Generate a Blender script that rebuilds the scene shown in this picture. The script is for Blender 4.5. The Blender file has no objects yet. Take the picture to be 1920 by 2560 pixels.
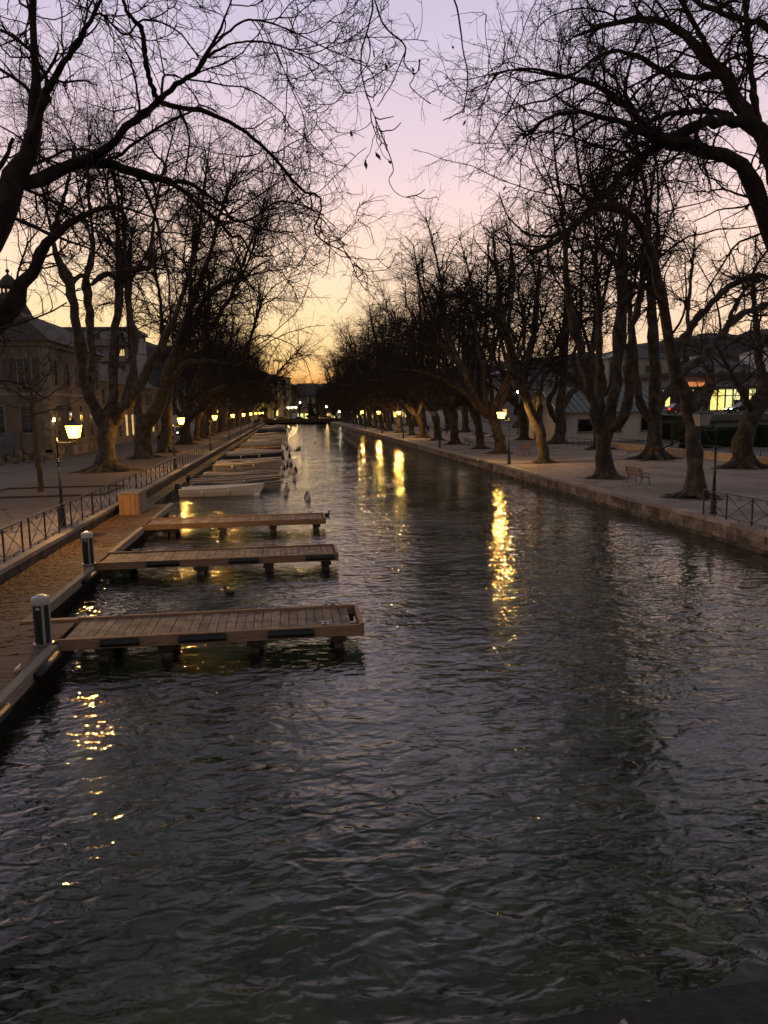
import bpy, math, random
import numpy as np
random.seed(7)
SC = bpy.context.scene
COL = SC.collection
RAD = math.radians

# ------------------------------------------------------------------ camera
F, VP, ROLL, EYE = 1920.0, (717.0, 1026.5), 0.017, 5.1      # photo pixels, vanishing point of the canal, eye height
_r = np.array([(VP[0]-960)/F, -(VP[1]-1280)/F, -1.0])
_n = np.array([-ROLL, 1.0, 0.0]); _n[2] = _n[0]*_r[0] + _n[1]*_r[1]
_Z = _n/np.linalg.norm(_n); _Y = _r/np.linalg.norm(_r); _X = np.cross(_Y, _Z)
CR = np.array([_X, _Y, _Z]); CC = np.array([0.0, 0.0, EYE])
import mathutils
cd = bpy.data.cameras.new('camera'); cam = bpy.data.objects.new('camera', cd); COL.objects.link(cam)
cd.sensor_fit = 'VERTICAL'; cd.sensor_height = 36.0; cd.lens = 36.0*F/2560.0
cd.clip_start = 0.05; cd.clip_end = 6000
M = mathutils.Matrix.Identity(4)
for i in range(3):
    for j in range(3): M[i][j] = CR[i][j]
    M[i][3] = CC[i]
cam.matrix_world = M
SC.camera = cam

def D(u, v, y):
    d = CR @ np.array([(u-960)/F, -(v-1280)/F, -1.0]); return CC + d*(y/d[1])

# ------------------------------------------------------------------ world, exposure
def lin(*c):
    return tuple(((x/255)/12.92 if x <= 10 else (((x/255)+0.055)/1.055)**2.4) for x in c) + (1.0,)
W = bpy.data.worlds.new('World'); SC.world = W; W.use_nodes = True
nt = W.node_tree; nt.nodes.clear()
def wn(t, **k):
    n = nt.nodes.new(t)
    for a, b in k.items(): setattr(n, a, b)
    return n
SUN_AZ = RAD(-13)                                            # where the sun went down: left of the canal axis
out = wn('ShaderNodeOutputWorld'); bg = wn('ShaderNodeBackground')
geo = wn('ShaderNodeTexCoord'); sep = wn('ShaderNodeSeparateXYZ')
nt.links.new(geo.outputs['Generated'], sep.inputs[0])
dot = wn('ShaderNodeVectorMath', operation='DOT_PRODUCT'); dot.inputs[1].default_value = (math.sin(SUN_AZ), math.cos(SUN_AZ), 0)
nt.links.new(geo.outputs['Generated'], dot.inputs[0])
def ramp(stops):
    r = wn('ShaderNodeValToRGB'); e = r.color_ramp.elements
    while len(e) > 1: e.remove(e[-1])
    e[0].position, e[0].color = stops[0]
    for p, c in stops[1:]:
        x = e.new(p); x.color = c
    return r
glow = ramp([(0.0, lin(222,130,70)), (0.035, lin(247,176,96)), (0.065, lin(253,207,138)), (0.11, lin(254,218,164)), (0.165, lin(252,219,183)),
             (0.21, lin(248,214,192)), (0.26, lin(237,208,203)), (0.31, lin(224,200,207)), (0.37, lin(211,193,209)), (0.44, lin(196,183,205)), (0.60, lin(143,141,149)), (1.0, lin(110,110,113))])
west = ramp([(0.0, lin(214,150,118)), (0.035, lin(238,186,142)), (0.065, lin(246,204,164)), (0.11, lin(250,213,182)), (0.165, lin(250,216,194)),
             (0.21, lin(246,212,200)), (0.26, lin(234,207,206)), (0.31, lin(222,200,209)), (0.37, lin(210,194,211)), (0.44, lin(196,185,207)), (0.60, lin(143,141,149)), (1.0, lin(110,110,113))])
east = ramp([(0.0, lin(114,104,102)), (0.12, lin(130,116,114)), (0.3, lin(130,121,124)), (0.6, lin(117,115,117)), (1.0, lin(110,110,113))])
for r_ in (glow, west, east): nt.links.new(sep.outputs[2], r_.inputs[0])
mr = wn('ShaderNodeMapRange', interpolation_type='SMOOTHSTEP'); mr.inputs[1].default_value = -0.35; mr.inputs[2].default_value = 0.75
mg = wn('ShaderNodeMapRange', interpolation_type='SMOOTHSTEP'); mg.inputs[1].default_value = 0.87; mg.inputs[2].default_value = 0.985
for q in (mr, mg): nt.links.new(dot.outputs['Value'], q.inputs[0])
mix0 = wn('ShaderNodeMixRGB'); nt.links.new(mg.outputs[0], mix0.inputs[0]); nt.links.new(west.outputs[0], mix0.inputs[1]); nt.links.new(glow.outputs[0], mix0.inputs[2])
mix = wn('ShaderNodeMixRGB'); nt.links.new(mr.outputs[0], mix.inputs[0])
nt.links.new(east.outputs[0], mix.inputs[1]); nt.links.new(mix0.outputs[0], mix.inputs[2])
sky = wn('ShaderNodeTexSky', sky_type='NISHITA'); sky.sun_disc = False
sky.sun_elevation = RAD(-1.5); sky.sun_rotation = SUN_AZ; sky.altitude = 450; sky.dust_density = 1.5
sc_ = wn('ShaderNodeMixRGB', blend_type='ADD'); sc_.inputs[0].default_value = 0.03
nt.links.new(mix.outputs[0], sc_.inputs[1]); nt.links.new(sky.outputs[0], sc_.inputs[2])
nt.links.new(sc_.outputs[0], bg.inputs[0]); bg.inputs[1].default_value = 1.05
nt.links.new(bg.outputs[0], out.inputs[0])
vs = SC.view_settings
vs.view_transform = 'Standard'; vs.look = 'None'; vs.gamma = 1.0; vs.exposure = 0.14; vs.use_curve_mapping = False
SC.cycles.adaptive_threshold = 0.015; SC.cycles.max_bounces = 5; SC.cycles.diffuse_bounces = 2; SC.cycles.glossy_bounces = 3; SC.cycles.transmission_bounces = 4; SC.cycles.transparent_max_bounces = 8
SC.cycles.sample_clamp_indirect = 6.0; SC.cycles.blur_glossy = 0.6

# ------------------------------------------------------------------ materials
MATS = {}
def mat(name, c1, c2=None, scale=4.0, rough=0.8, bump=0.0, bscale=None, metal=0.0, spec=0.4, stretch=(1,1,1), c3=None, s3=0.6, thr=(0.35, 0.65)):
    m = bpy.data.materials.new(name); m.use_nodes = True; t = m.node_tree; N = t.nodes; L = t.links
    p = N['Principled BSDF']; p.inputs['Roughness'].default_value = rough; p.inputs['Metallic'].default_value = metal
    p.inputs['Specular IOR Level'].default_value = spec
    c1 = tuple(c1)+(1,); p.inputs['Base Color'].default_value = c1
    if c2 is not None:
        g = N.new('ShaderNodeNewGeometry'); mp = N.new('ShaderNodeMapping'); mp.inputs['Scale'].default_value = stretch
        L.new(g.outputs['Position'], mp.inputs[0])
        nz = N.new('ShaderNodeTexNoise'); nz.inputs['Scale'].default_value = scale; nz.inputs['Detail'].default_value = 7; nz.inputs['Roughness'].default_value = 0.6
        L.new(mp.outputs[0], nz.inputs['Vector'])
        r = N.new('ShaderNodeValToRGB'); r.color_ramp.elements[0].position = thr[0]; r.color_ramp.elements[1].position = thr[1]
        r.color_ramp.elements[0].color = c1; r.color_ramp.elements[1].color = tuple(c2)+(1,)
        L.new(nz.outputs[0], r.inputs[0]); last = r.outputs[0]
        if c3 is not None:
            n3 = N.new('ShaderNodeTexNoise'); n3.inputs['Scale'].default_value = s3; n3.inputs['Detail'].default_value = 5
            L.new(g.outputs['Position'], n3.inputs['Vector'])
            r3 = N.new('ShaderNodeValToRGB'); r3.color_ramp.elements[0].position = 0.45; r3.color_ramp.elements[1].position = 0.62
            L.new(n3.outputs[0], r3.inputs[0])
            mx = N.new('ShaderNodeMixRGB'); L.new(r3.outputs[0], mx.inputs[0]); L.new(last, mx.inputs[1]); mx.inputs[2].default_value = tuple(c3)+(1,)
            last = mx.outputs[0]
        oi = N.new('ShaderNodeObjectInfo'); mr = N.new('ShaderNodeMapRange'); mr.inputs[3].default_value = 0.74; mr.inputs[4].default_value = 1.2
        L.new(oi.outputs['Random'], mr.inputs[0])
        mu = N.new('ShaderNodeMixRGB'); mu.blend_type = 'MULTIPLY'; mu.inputs[0].default_value = 1
        L.new(last, mu.inputs[1]); L.new(mr.outputs[0], mu.inputs[2]); L.new(mu.outputs[0], p.inputs['Base Color'])
        if bump:
            nb = N.new('ShaderNodeTexNoise'); nb.inputs['Scale'].default_value = bscale or scale*3; nb.inputs['Detail'].default_value = 6
            L.new(mp.outputs[0], nb.inputs['Vector'])
            b = N.new('ShaderNodeBump'); b.inputs['Strength'].default_value = 0.6; b.inputs['Distance'].default_value = bump
            L.new(nb.outputs[0], b.inputs['Height']); L.new(b.outputs[0], p.inputs['Normal'])
    MATS[name] = m; return m
def emis(name, col, s):
    m = bpy.data.materials.new(name); m.use_nodes = True; p = m.node_tree.nodes['Principled BSDF']
    p.inputs['Base Color'].default_value = (0.1,0.1,0.1,1)
    p.inputs['Emission Color'].default_value = tuple(col)+(1,); p.inputs['Emission Strength'].default_value = s
    MATS[name] = m; return m
mat('bark', (0.032,0.024,0.017), (0.12,0.096,0.068), 5.0, 0.9, 0.03, 14, c3=(0.040,0.030,0.021), s3=1.7, stretch=(1,1,0.45))
mat('bark_dark', (0.018,0.013,0.010), (0.06,0.046,0.033), 5.0, 0.95, 0.03, 14, c3=(0.026,0.020,0.015), s3=1.7, stretch=(1,1,0.45), spec=0.2)
mat('bark_young', (0.05,0.036,0.025), (0.085,0.065,0.045), 9, 0.9, 0.01)
mat('twig', (0.034,0.025,0.019), (0.058,0.043,0.032), 3, 0.95, spec=0.1)
mat('leaf', (0.045,0.024,0.01), (0.11,0.05,0.018), 6, 0.8)
mat('fallen', (0.06,0.028,0.012), (0.34,0.18,0.07), 11, 0.8)
mat('gravel', (0.31,0.255,0.225), (0.46,0.39,0.35), 9, 0.95, 0.02, 40, c3=(0.25,0.20,0.172), s3=0.35)
mat('asphalt', (0.085,0.074,0.068), (0.145,0.126,0.114), 2.5, 0.88, 0.01, 60, c3=(0.115,0.092,0.075), s3=0.3)
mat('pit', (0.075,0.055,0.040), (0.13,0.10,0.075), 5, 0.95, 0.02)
mat('rope', (0.20,0.17,0.13), (0.28,0.24,0.19), 20, 0.9)
mat('dirt', (0.13,0.09,0.06), (0.20,0.145,0.10), 6, 0.95, 0.02)
mat('stone', (0.16,0.125,0.095), (0.31,0.25,0.19), 3.5, 0.9, 0.025, 16, c3=(0.085,0.07,0.05), s3=1.1)
mat('capstone', (0.24,0.20,0.17), (0.36,0.31,0.27), 5, 0.88, 0.015, 25)
mat('mortar', (0.06,0.05,0.04), (0.10,0.085,0.07), 6, 0.95)
mat('mossy', (0.07,0.06,0.04), (0.15,0.12,0.085), 4, 0.9, 0.02, c3=(0.035,0.04,0.02), s3=1.5)
mat('iron', (0.012,0.014,0.013), (0.022,0.024,0.022), 30, 0.45, spec=0.6)
mat('iron_worn', (0.05,0.047,0.042), (0.11,0.10,0.085), 20, 0.4, metal=0.4)
mat('plank', (0.21,0.145,0.095), (0.36,0.265,0.185), 3, 0.75, 0.006, 30, stretch=(6,1,6), c3=(0.155,0.11,0.078), s3=2.2)
mat('deckplank', (0.095,0.062,0.042), (0.19,0.125,0.083), 3, 0.8, 0.006, 30, stretch=(1,8,6), c3=(0.15,0.10,0.06), s3=1.2)
mat('beam', (0.27,0.155,0.085), (0.40,0.25,0.15), 2.5, 0.7, 0.006, 30, stretch=(1,5,9))
mat('greybeam', (0.23,0.19,0.155), (0.33,0.28,0.23), 3, 0.8, 0.006, 30, stretch=(5,1,5))
mat('boxwood', (0.26,0.15,0.07), (0.38,0.24,0.13), 3, 0.65, 0.004, 30, stretch=(9,9,1))
mat('pile', (0.035,0.028,0.02), (0.07,0.055,0.04), 6, 0.8, 0.02)
mat('rubber', (0.012,0.012,0.014), (0.02,0.02,0.022), 8, 0.38)
mat('white_plastic', (0.55,0.54,0.52), (0.66,0.65,0.63), 5, 0.35)
mat('green_plastic', (0.012,0.022,0.018), (0.02,0.032,0.026), 5, 0.4)
mat('alu', (0.45,0.45,0.45), (0.6,0.6,0.6), 9, 0.35, metal=0.8)
mat('hull_white', (0.70,0.67,0.62), (0.80,0.77,0.72), 2.5, 0.4)
mat('hull_cream', (0.46,0.38,0.25), (0.58,0.49,0.34), 2.5, 0.45)
mat('hull_blue', (0.03,0.035,0.065), (0.05,0.055,0.09), 2.5, 0.35)
mat('hull_grey', (0.27,0.245,0.225), (0.36,0.33,0.305), 2.5, 0.5)
mat('hull_red', (0.20,0.03,0.022), (0.28,0.045,0.03), 2.5, 0.4)
mat('hull_wood', (0.22,0.11,0.045), (0.32,0.17,0.07), 4, 0.4, stretch=(1,8,8))
mat('cover_grey', (0.20,0.18,0.175), (0.28,0.25,0.245), 2, 0.85, 0.02, 4)
mat('cover_cream', (0.45,0.37,0.30), (0.56,0.47,0.39), 2, 0.85, 0.02, 4)
mat('cover_dark', (0.03,0.03,0.035), (0.05,0.05,0.055), 2, 0.8, 0.02, 4)
mat('buoy', (0.40,0.37,0.34), (0.55,0.51,0.48), 6, 0.5)
mat('buoy_dark', (0.03,0.03,0.032), (0.05,0.05,0.05), 6, 0.5)
mat('render_wall', (0.19,0.158,0.125), (0.25,0.21,0.17), 1.2, 0.9, 0.006, 30, c3=(0.155,0.128,0.10), s3=0.25)
mat('white_wall', (0.52,0.49,0.46), (0.62,0.59,0.55), 1.2, 0.9, 0.004, 30)
mat('grey_wall', (0.30,0.29,0.29), (0.38,0.37,0.37), 1.0, 0.9)
mat('cream_wall', (0.30,0.25,0.185), (0.38,0.32,0.24), 1.0, 0.9)
mat('roof_tile', (0.055,0.040,0.032), (0.085,0.062,0.05), 5, 0.85, 0.02)
mat('roof_metal', (0.11,0.135,0.125), (0.16,0.185,0.17), 2, 0.5, metal=0.2)
mat('slate', (0.06,0.065,0.075), (0.09,0.095,0.105), 4, 0.6)
mat('shutter', (0.085,0.07,0.06), (0.12,0.10,0.085), 5, 0.7)
mat('stone_trim', (0.20,0.172,0.14), (0.26,0.225,0.185), 4, 0.85)
mat('dark_glass', (0.012,0.013,0.016), (0.02,0.021,0.025), 1.5, 0.08, spec=0.6)
mat('door_red', (0.15,0.035,0.02), (0.2,0.05,0.03), 4, 0.6)
mat('bench_wood', (0.17,0.105,0.075), (0.25,0.165,0.12), 4, 0.7, stretch=(6,1,6))
mat('bin_wood', (0.07,0.035,0.022), (0.11,0.06,0.036), 4, 0.7, stretch=(8,8,1))
mat('grass', (0.030,0.045,0.016), (0.055,0.075,0.028), 3, 0.95, 0.05, 20)
mat('hedge', (0.012,0.02,0.010), (0.028,0.04,0.018), 8, 0.9)
mat('conifer', (0.010,0.016,0.010), (0.02,0.028,0.016), 2, 0.9)
mat('hill', (0.034,0.030,0.028), (0.052,0.046,0.042), 0.02, 1.0)
mat('beige_wall', (0.42,0.31,0.20), (0.54,0.42,0.29), 2, 0.9, 0.01, 20)
mat('car_dark', (0.02,0.02,0.024), (0.026,0.026,0.03), 2, 0.25)
mat('car_silver', (0.3,0.3,0.31), (0.34,0.34,0.35), 2, 0.28, metal=0.5)
mat('car_red', (0.22,0.02,0.015), (0.25,0.025,0.02), 2, 0.25)
mat('tyre', (0.015,0.015,0.015), (0.02,0.02,0.02), 8, 0.8)
mat('cloth_dark', (0.018,0.018,0.022), (0.03,0.03,0.034), 8, 0.9)
mat('cloth_blue', (0.03,0.035,0.05), (0.045,0.05,0.07), 8, 0.9)
mat('skin', (0.42,0.26,0.19), (0.45,0.29,0.21), 8, 0.6)
mat('duck', (0.03,0.026,0.02), (0.06,0.05,0.04), 14, 0.7)
emis('bulb', (1.0,0.66,0.24), 40.0)
emis('globe_warm', (1.0,0.66,0.26), 30.0)
emis('globe_white', (1.0,0.93,0.75), 20.0)
emis('globe_far', (1.0,0.64,0.22), 140.0)
emis('globe_far_white', (1.0,0.86,0.55), 60.0)
emis('window_yellow', (1.0,0.78,0.22), 1.25)
emis('window_warm', (1.0,0.66,0.25), 0.75)
emis('window_green', (0.92,0.86,0.36), 1.1)
emis('sign_orange', (1.0,0.30,0.08), 0.6)
emis('tail_red', (1.0,0.03,0.02), 5.0)
emis('head_white', (1.0,0.95,0.82), 12.0)

def pane_mat(name, e, tr):
    m = bpy.data.materials.new(name); m.use_nodes = True; t = m.node_tree; t.nodes.clear()
    o = t.nodes.new('ShaderNodeOutputMaterial'); a = t.nodes.new('ShaderNodeAddShader'); b = t.nodes.new('ShaderNodeBsdfTransparent')
    b.inputs[0].default_value = tr + (1,); em = t.nodes.new('ShaderNodeEmission'); em.inputs[0].default_value = e + (1,); em.inputs[1].default_value = 1
    t.links.new(b.outputs[0], a.inputs[0]); t.links.new(em.outputs[0], a.inputs[1]); t.links.new(a.outputs[0], o.inputs[0]); MATS[name] = m
pane_mat('pane_lit', (12.0,6.0,0.42), (0.80,0.74,0.62))
m = mat('pane_off', (0.30,0.27,0.23), (0.38,0.34,0.29), 6, 0.3)

# canal water: refracting surface over a bed, ripples as bump
def water_mat():
    m = bpy.data.materials.new('water'); m.use_nodes = True; t = m.node_tree; N = t.nodes; L = t.links
    p = N['Principled BSDF']; p.inputs['Base Color'].default_value = (0.72,0.86,0.74,1); p.inputs['Roughness'].default_value = 0.018
    p.inputs['IOR'].default_value = 1.42; p.inputs['Transmission Weight'].default_value = 1.0
    g = N.new('ShaderNodeNewGeometry')
    def noise(sx, sy, sc, det, rot=0.0, dist=0.0):
        mp = N.new('ShaderNodeMapping'); mp.inputs['Scale'].default_value = (sx, sy, 1); mp.inputs['Rotation'].default_value = (0, 0, rot)
        L.new(g.outputs['Position'], mp.inputs[0]); n = N.new('ShaderNodeTexNoise'); n.inputs['Scale'].default_value = sc
        n.inputs['Detail'].default_value = det; n.inputs['Roughness'].default_value = 0.52; n.inputs['Distortion'].default_value = dist
        L.new(mp.outputs[0], n.inputs['Vector']); return n.outputs[0]
    a = noise(0.6, 1.0, 1.5, 1.0, 0.35, 0.5); b = noise(0.6, 1.0, 4.3, 1.2, -0.22, 0.7); c = noise(0.75, 1.0, 11.0, 1.0, 0.15, 0.4)
    def mul(x, k):
        n = N.new('ShaderNodeMath'); n.operation = 'MULTIPLY'; L.new(x, n.inputs[0]); n.inputs[1].default_value = k; return n.outputs[0]
    def add(x, y):
        n = N.new('ShaderNodeMath'); n.operation = 'ADD'; L.new(x, n.inputs[0]); L.new(y, n.inputs[1]); return n.outputs[0]
    pt = noise(1, 1, 0.16, 2.0)                              # calm and ruffled patches
    pm = N.new('ShaderNodeMapRange'); L.new(pt, pm.inputs[0]); pm.inputs[1].default_value = 0.35; pm.inputs[2].default_value = 0.65; pm.inputs[3].default_value = 0.45; pm.inputs[4].default_value = 1.3
    h0 = add(add(mul(a, 0.056), mul(b, 0.038)), mul(c, 0.0066))
    hm = N.new('ShaderNodeMath'); hm.operation = 'MULTIPLY'; L.new(h0, hm.inputs[0]); L.new(pm.outputs[0], hm.inputs[1]); h = hm.outputs[0]
    bp = N.new('ShaderNodeBump'); bp.inputs['Strength'].default_value = 1.0; bp.inputs['Distance'].default_value = 1.0
    L.new(h, bp.inputs['Height']); L.new(bp.outputs[0], p.inputs['Normal']); MATS['water'] = m
water_mat()
mat('bed', (0.020,0.023,0.011), (0.115,0.114,0.058), 0.5, 1.0, c3=(0.056,0.076,0.050), s3=0.8, thr=(0.38,0.62))
mat('parapet', (0.008,0.009,0.013), (0.016,0.017,0.022), 26, 0.55, 0.004, 60, spec=0.25)
def chips():
    m = MATS['parapet']; t = m.node_tree; N = t.nodes; L = t.links; p = N['Principled BSDF']
    g = N.new('ShaderNodeNewGeometry'); mp = N.new('ShaderNodeMapping'); mp.inputs['Scale'].default_value = (1.0, 0.45, 1); mp.inputs['Rotation'].default_value = (0,0,0.6)
    L.new(g.outputs['Position'], mp.inputs[0]); nz = N.new('ShaderNodeTexNoise'); nz.inputs['Scale'].default_value = 45; L.new(g.outputs['Position'], nz.inputs['Vector'])
    ad = N.new('ShaderNodeVectorMath'); ad.operation = 'MULTIPLY_ADD'; L.new(nz.outputs['Color'], ad.inputs[0]); ad.inputs[1].default_value = (0.05,0.05,0.05); L.new(mp.outputs[0], ad.inputs[2])
    v = N.new('ShaderNodeTexVoronoi'); v.inputs['Scale'].default_value = 30; L.new(ad.outputs[0], v.inputs['Vector'])
    r = N.new('ShaderNodeValToRGB'); r.color_ramp.elements[0].position = 0.15; r.color_ramp.elements[0].color = (1,1,1,1)
    r.color_ramp.elements[1].position = 0.24; r.color_ramp.elements[1].color = (0,0,0,1); L.new(v.outputs['Distance'], r.inputs[0])
    old = p.inputs['Base Color'].links[0].from_socket; mx = N.new('ShaderNodeMixRGB'); L.new(r.outputs[0], mx.inputs[0]); L.new(old, mx.inputs[1])
    mx.inputs[2].default_value = (0.30,0.27,0.25,1); L.new(mx.outputs[0], p.inputs['Base Color'])
chips()

# ------------------------------------------------------------------ mesh helpers
ORG = {}
def link(name, me, parent=None, matname=None):
    o = bpy.data.objects.new(name, me); COL.objects.link(o)
    if matname and me is not None and not me.materials: me.materials.append(MATS[matname])
    if parent is not None: o.parent = parent; ORG[o.name] = ORG[parent.name]
    return o
def tag(o, label=None, cat=None, group=None, kind=None):
    if label: o['label'] = label
    if cat: o['category'] = cat
    if group: o['group'] = group
    if kind: o['kind'] = kind
    return o
def thing(name, loc, label=None, cat=None, group=None, rz=0.0, kind=None):
    e = bpy.data.objects.new(name, None); COL.objects.link(e); e.location = loc; e.rotation_euler = (0,0,rz)
    e.empty_display_size = 0.3; ORG[e.name] = tuple(loc) if rz == 0 else (0,0,0)
    return tag(e, label, cat, group, kind)
def copy_tree(o, parent=None):
    c = o.copy(); COL.objects.link(c)
    if parent is not None: c.parent = parent
    for ch in o.children: copy_tree(ch, c)
    return c
def place(o, loc, rz=0.0, label=None, s=1.0, cat=None, group=None):
    o.location = loc; o.rotation_euler = (0,0,rz); o.scale = (s,s,s); tag(o, label, cat, group); return o

class MB:
    def __init__(s): s.v = []; s.f = []
    def box(s, c, d, rz=0.0, tx=1.0, ty=1.0):           # centre, size; tx,ty taper of the top
        b = len(s.v); hx, hy, hz = d[0]/2, d[1]/2, d[2]/2; ca, sa = math.cos(rz), math.sin(rz)
        for z in (-1, 1):
            kx, ky = (tx, ty) if z > 0 else (1, 1)
            for x, y in ((-1,-1),(1,-1),(1,1),(-1,1)):
                X, Y = x*hx*kx, y*hy*ky; s.v.append((c[0]+X*ca-Y*sa, c[1]+X*sa+Y*ca, c[2]+z*hz))
        for q in ((3,2,1,0),(4,5,6,7),(0,1,5,4),(1,2,6,5),(2,3,7,6),(3,0,4,7)): s.f.append(tuple(b+i for i in q))
        return s
    def bb(s, x0, x1, y0, y1, z0, z1): return s.box(((x0+x1)/2,(y0+y1)/2,(z0+z1)/2), (x1-x0,y1-y0,z1-z0))
    def tube(s, pts, rad, n=8, cap=True):
        pts = np.array(pts, float); m = len(pts); rad = np.broadcast_to(np.array(rad, float), (m,))
        T = np.gradient(pts, axis=0); T /= np.linalg.norm(T, axis=1)[:,None]+1e-9
        ref = np.array([0,0,1.0]) if abs(T[:,2]).mean() < 0.8 else np.array([1.0,0,0])
        A = np.cross(T, ref); A /= np.linalg.norm(A, axis=1)[:,None]+1e-9; B = np.cross(T, A); b = len(s.v)
        for i in range(m):
            for k in range(n):
                a = 2*math.pi*k/n; s.v.append(tuple(pts[i] + rad[i]*(math.cos(a)*A[i]+math.sin(a)*B[i])))
        for i in range(m-1):
            for k in range(n):
                k2 = (k+1) % n; s.f.append((b+i*n+k, b+(i+1)*n+k, b+(i+1)*n+k2, b+i*n+k2))
        if cap: s.f.append(tuple(b+k for k in range(n))); s.f.append(tuple(b+(m-1)*n+k for k in range(n-1,-1,-1)))
        return s
    def lathe(s, prof, n=12, c=(0,0,0), sq=False):
        b = len(s.v); m = len(prof); off = math.pi/n if sq else 0
        for r, z in prof:
            for k in range(n):
                a = 2*math.pi*k/n+off; s.v.append((c[0]+r*math.cos(a), c[1]+r*math.sin(a), c[2]+z))
        for i in range(m-1):
            for k in range(n):
                k2 = (k+1) % n; s.f.append((b+i*n+k, b+i*n+k2, b+(i+1)*n+k2, b+(i+1)*n+k))
        s.f.append(tuple(b+k for k in range(n-1,-1,-1))); s.f.append(tuple(b+(m-1)*n+k for k in range(n))); return s
    def poly(s, pts): b = len(s.v); s.v += [tuple(p) for p in pts]; s.f.append(tuple(range(b, b+len(pts)))); return s
    def prism(s, prof, y0, y1, ax='y'):                  # polygon (a,z) swept along an axis
        b = len(s.v); n = len(prof)
        for y in (y0, y1):
            for a, z in prof: s.v.append((a, y, z) if ax == 'y' else (y, a, z))
        s.f.append(tuple(b+i for i in range(n))); s.f.append(tuple(b+n+i for i in range(n-1,-1,-1)))
        for i in range(n):
            j = (i+1) % n; s.f.append((b+i, b+n+i, b+n+j, b+j))
        return s
    def mesh(s, name, org=(0,0,0), smooth=False, fix=True):
        me = bpy.data.meshes.new(name); ox, oy, oz = org
        me.from_pydata([(x-ox, y-oy, z-oz) for x, y, z in s.v], [], s.f)
        if fix:
            import bmesh; bm = bmesh.new(); bm.from_mesh(me); bmesh.ops.recalc_face_normals(bm, faces=bm.faces); bm.to_mesh(me); bm.free()
        if smooth: me.polygons.foreach_set('use_smooth', [True]*len(me.polygons))
        me.update(); return me
    def build(s, name, matname, parent=None, smooth=False, fix=True):
        org = ORG[parent.name] if parent is not None else (0,0,0)
        return link(name, s.mesh(name, org, smooth, fix), parent, matname)
def fast_mesh(name, V, Q, smooth=True):
    me = bpy.data.meshes.new(name); V = np.asarray(V, np.float32); Q = np.asarray(Q, np.int32); k = Q.shape[1]
    me.vertices.add(len(V)); me.vertices.foreach_set('co', V.ravel())
    me.loops.add(Q.size); me.loops.foreach_set('vertex_index', Q.ravel())
    me.polygons.add(len(Q)); me.polygons.foreach_set('loop_start', np.arange(0, Q.size, k, dtype=np.int32))
    me.polygons.foreach_set('loop_total', np.full(len(Q), k, np.int32))
    if smooth: me.polygons.foreach_set('use_smooth', np.ones(len(Q), bool))
    me.update(calc_edges=True); return me
ORDW = ['first','second','third','fourth','fifth','sixth','seventh','eighth','ninth','tenth','eleventh','twelfth','thirteenth','fourteenth','fifteenth',
        'sixteenth','seventeenth','eighteenth','nineteenth','twentieth','twenty-first','twenty-second','twenty-third','twenty-fourth','twenty-fifth',
        'twenty-sixth','twenty-seventh','twenty-eighth','twenty-ninth','thirtieth','thirty-first','thirty-second','thirty-third','thirty-fourth']

# ------------------------------------------------------------------ the setting
QZ = 0.75                                                    # promenade level above the water
XL, XR, YE = -8.05, 15.9, 286.0                              # canal banks and far end
def sheet(name, matname, rects, z, kind='structure'):
    b = MB()
    for x0, x1, y0, y1 in rects: b.poly([(x0,y0,z),(x1,y0,z),(x1,y1,z),(x0,y1,z)])
    return tag(b.build(name, matname, fix=False), kind=kind)
sheet('water', 'water', [(XL-0.2, XR+0.2, -60, YE+12)], 0.0)
sheet('canal_bed', 'bed', [(XL-1, XR+1, -60, YE+12)], -1.9)
sheet('ground', 'asphalt', [(-1800, XL-0.02, -60, 2600), (XR+0.35, 1800, -60, 2600), (XL-0.02, XR+0.35, YE, 2600)], QZ)
sheet('gravel_promenade', 'gravel', [(XR+0.45, 32.2, -60, 284)], QZ+0.006)
sheet('gravel_path', 'gravel', [(-10.6, XL-0.52, -60, 284)], QZ+0.006)
sheet('earth_strip', 'dirt', [(-16.4, -11.2, 38, 284)], QZ+0.008)
def ridge(name, Y, pts, seed):
    rg = random.Random(seed); V = []; Q = []; xs = np.linspace(-1400, 1600, 240); b = MB()
    hs = np.interp(xs, [p[0] for p in pts], [p[1] for p in pts])
    ph = [rg.uniform(0, 6) for _ in range(6)]
    for i in range(5): hs = hs + (6.0/(i+1))*np.sin(xs*0.006*(i+1)**1.7+ph[i])
    hs = hs + np.array([rg.uniform(-1.2, 1.8) for _ in xs])
    rows = [(0.0, 0.0), (60, 0.55), (120, 0.9), (170, 1.0), (300, 0.7), (480, 0.0)]
    n = len(xs)
    for dy, k in rows:
        for x, h in zip(xs, hs): V.append((x, Y+dy, max(0.1, h*k)))
    for r in range(len(rows)-1):
        for i in range(n-1): Q.append((r*n+i, r*n+i+1, (r+1)*n+i+1, (r+1)*n+i))
    o = link(name, fast_mesh(name, V, Q), None, 'hill'); return tag(o, kind='structure')
ridge('hill', 1500, [(-1400,230),(-700,190),(-350,175),(-150,120),(0,58),(120,60),(300,90),(600,120),(900,150),(1600,210)], 3)

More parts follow.
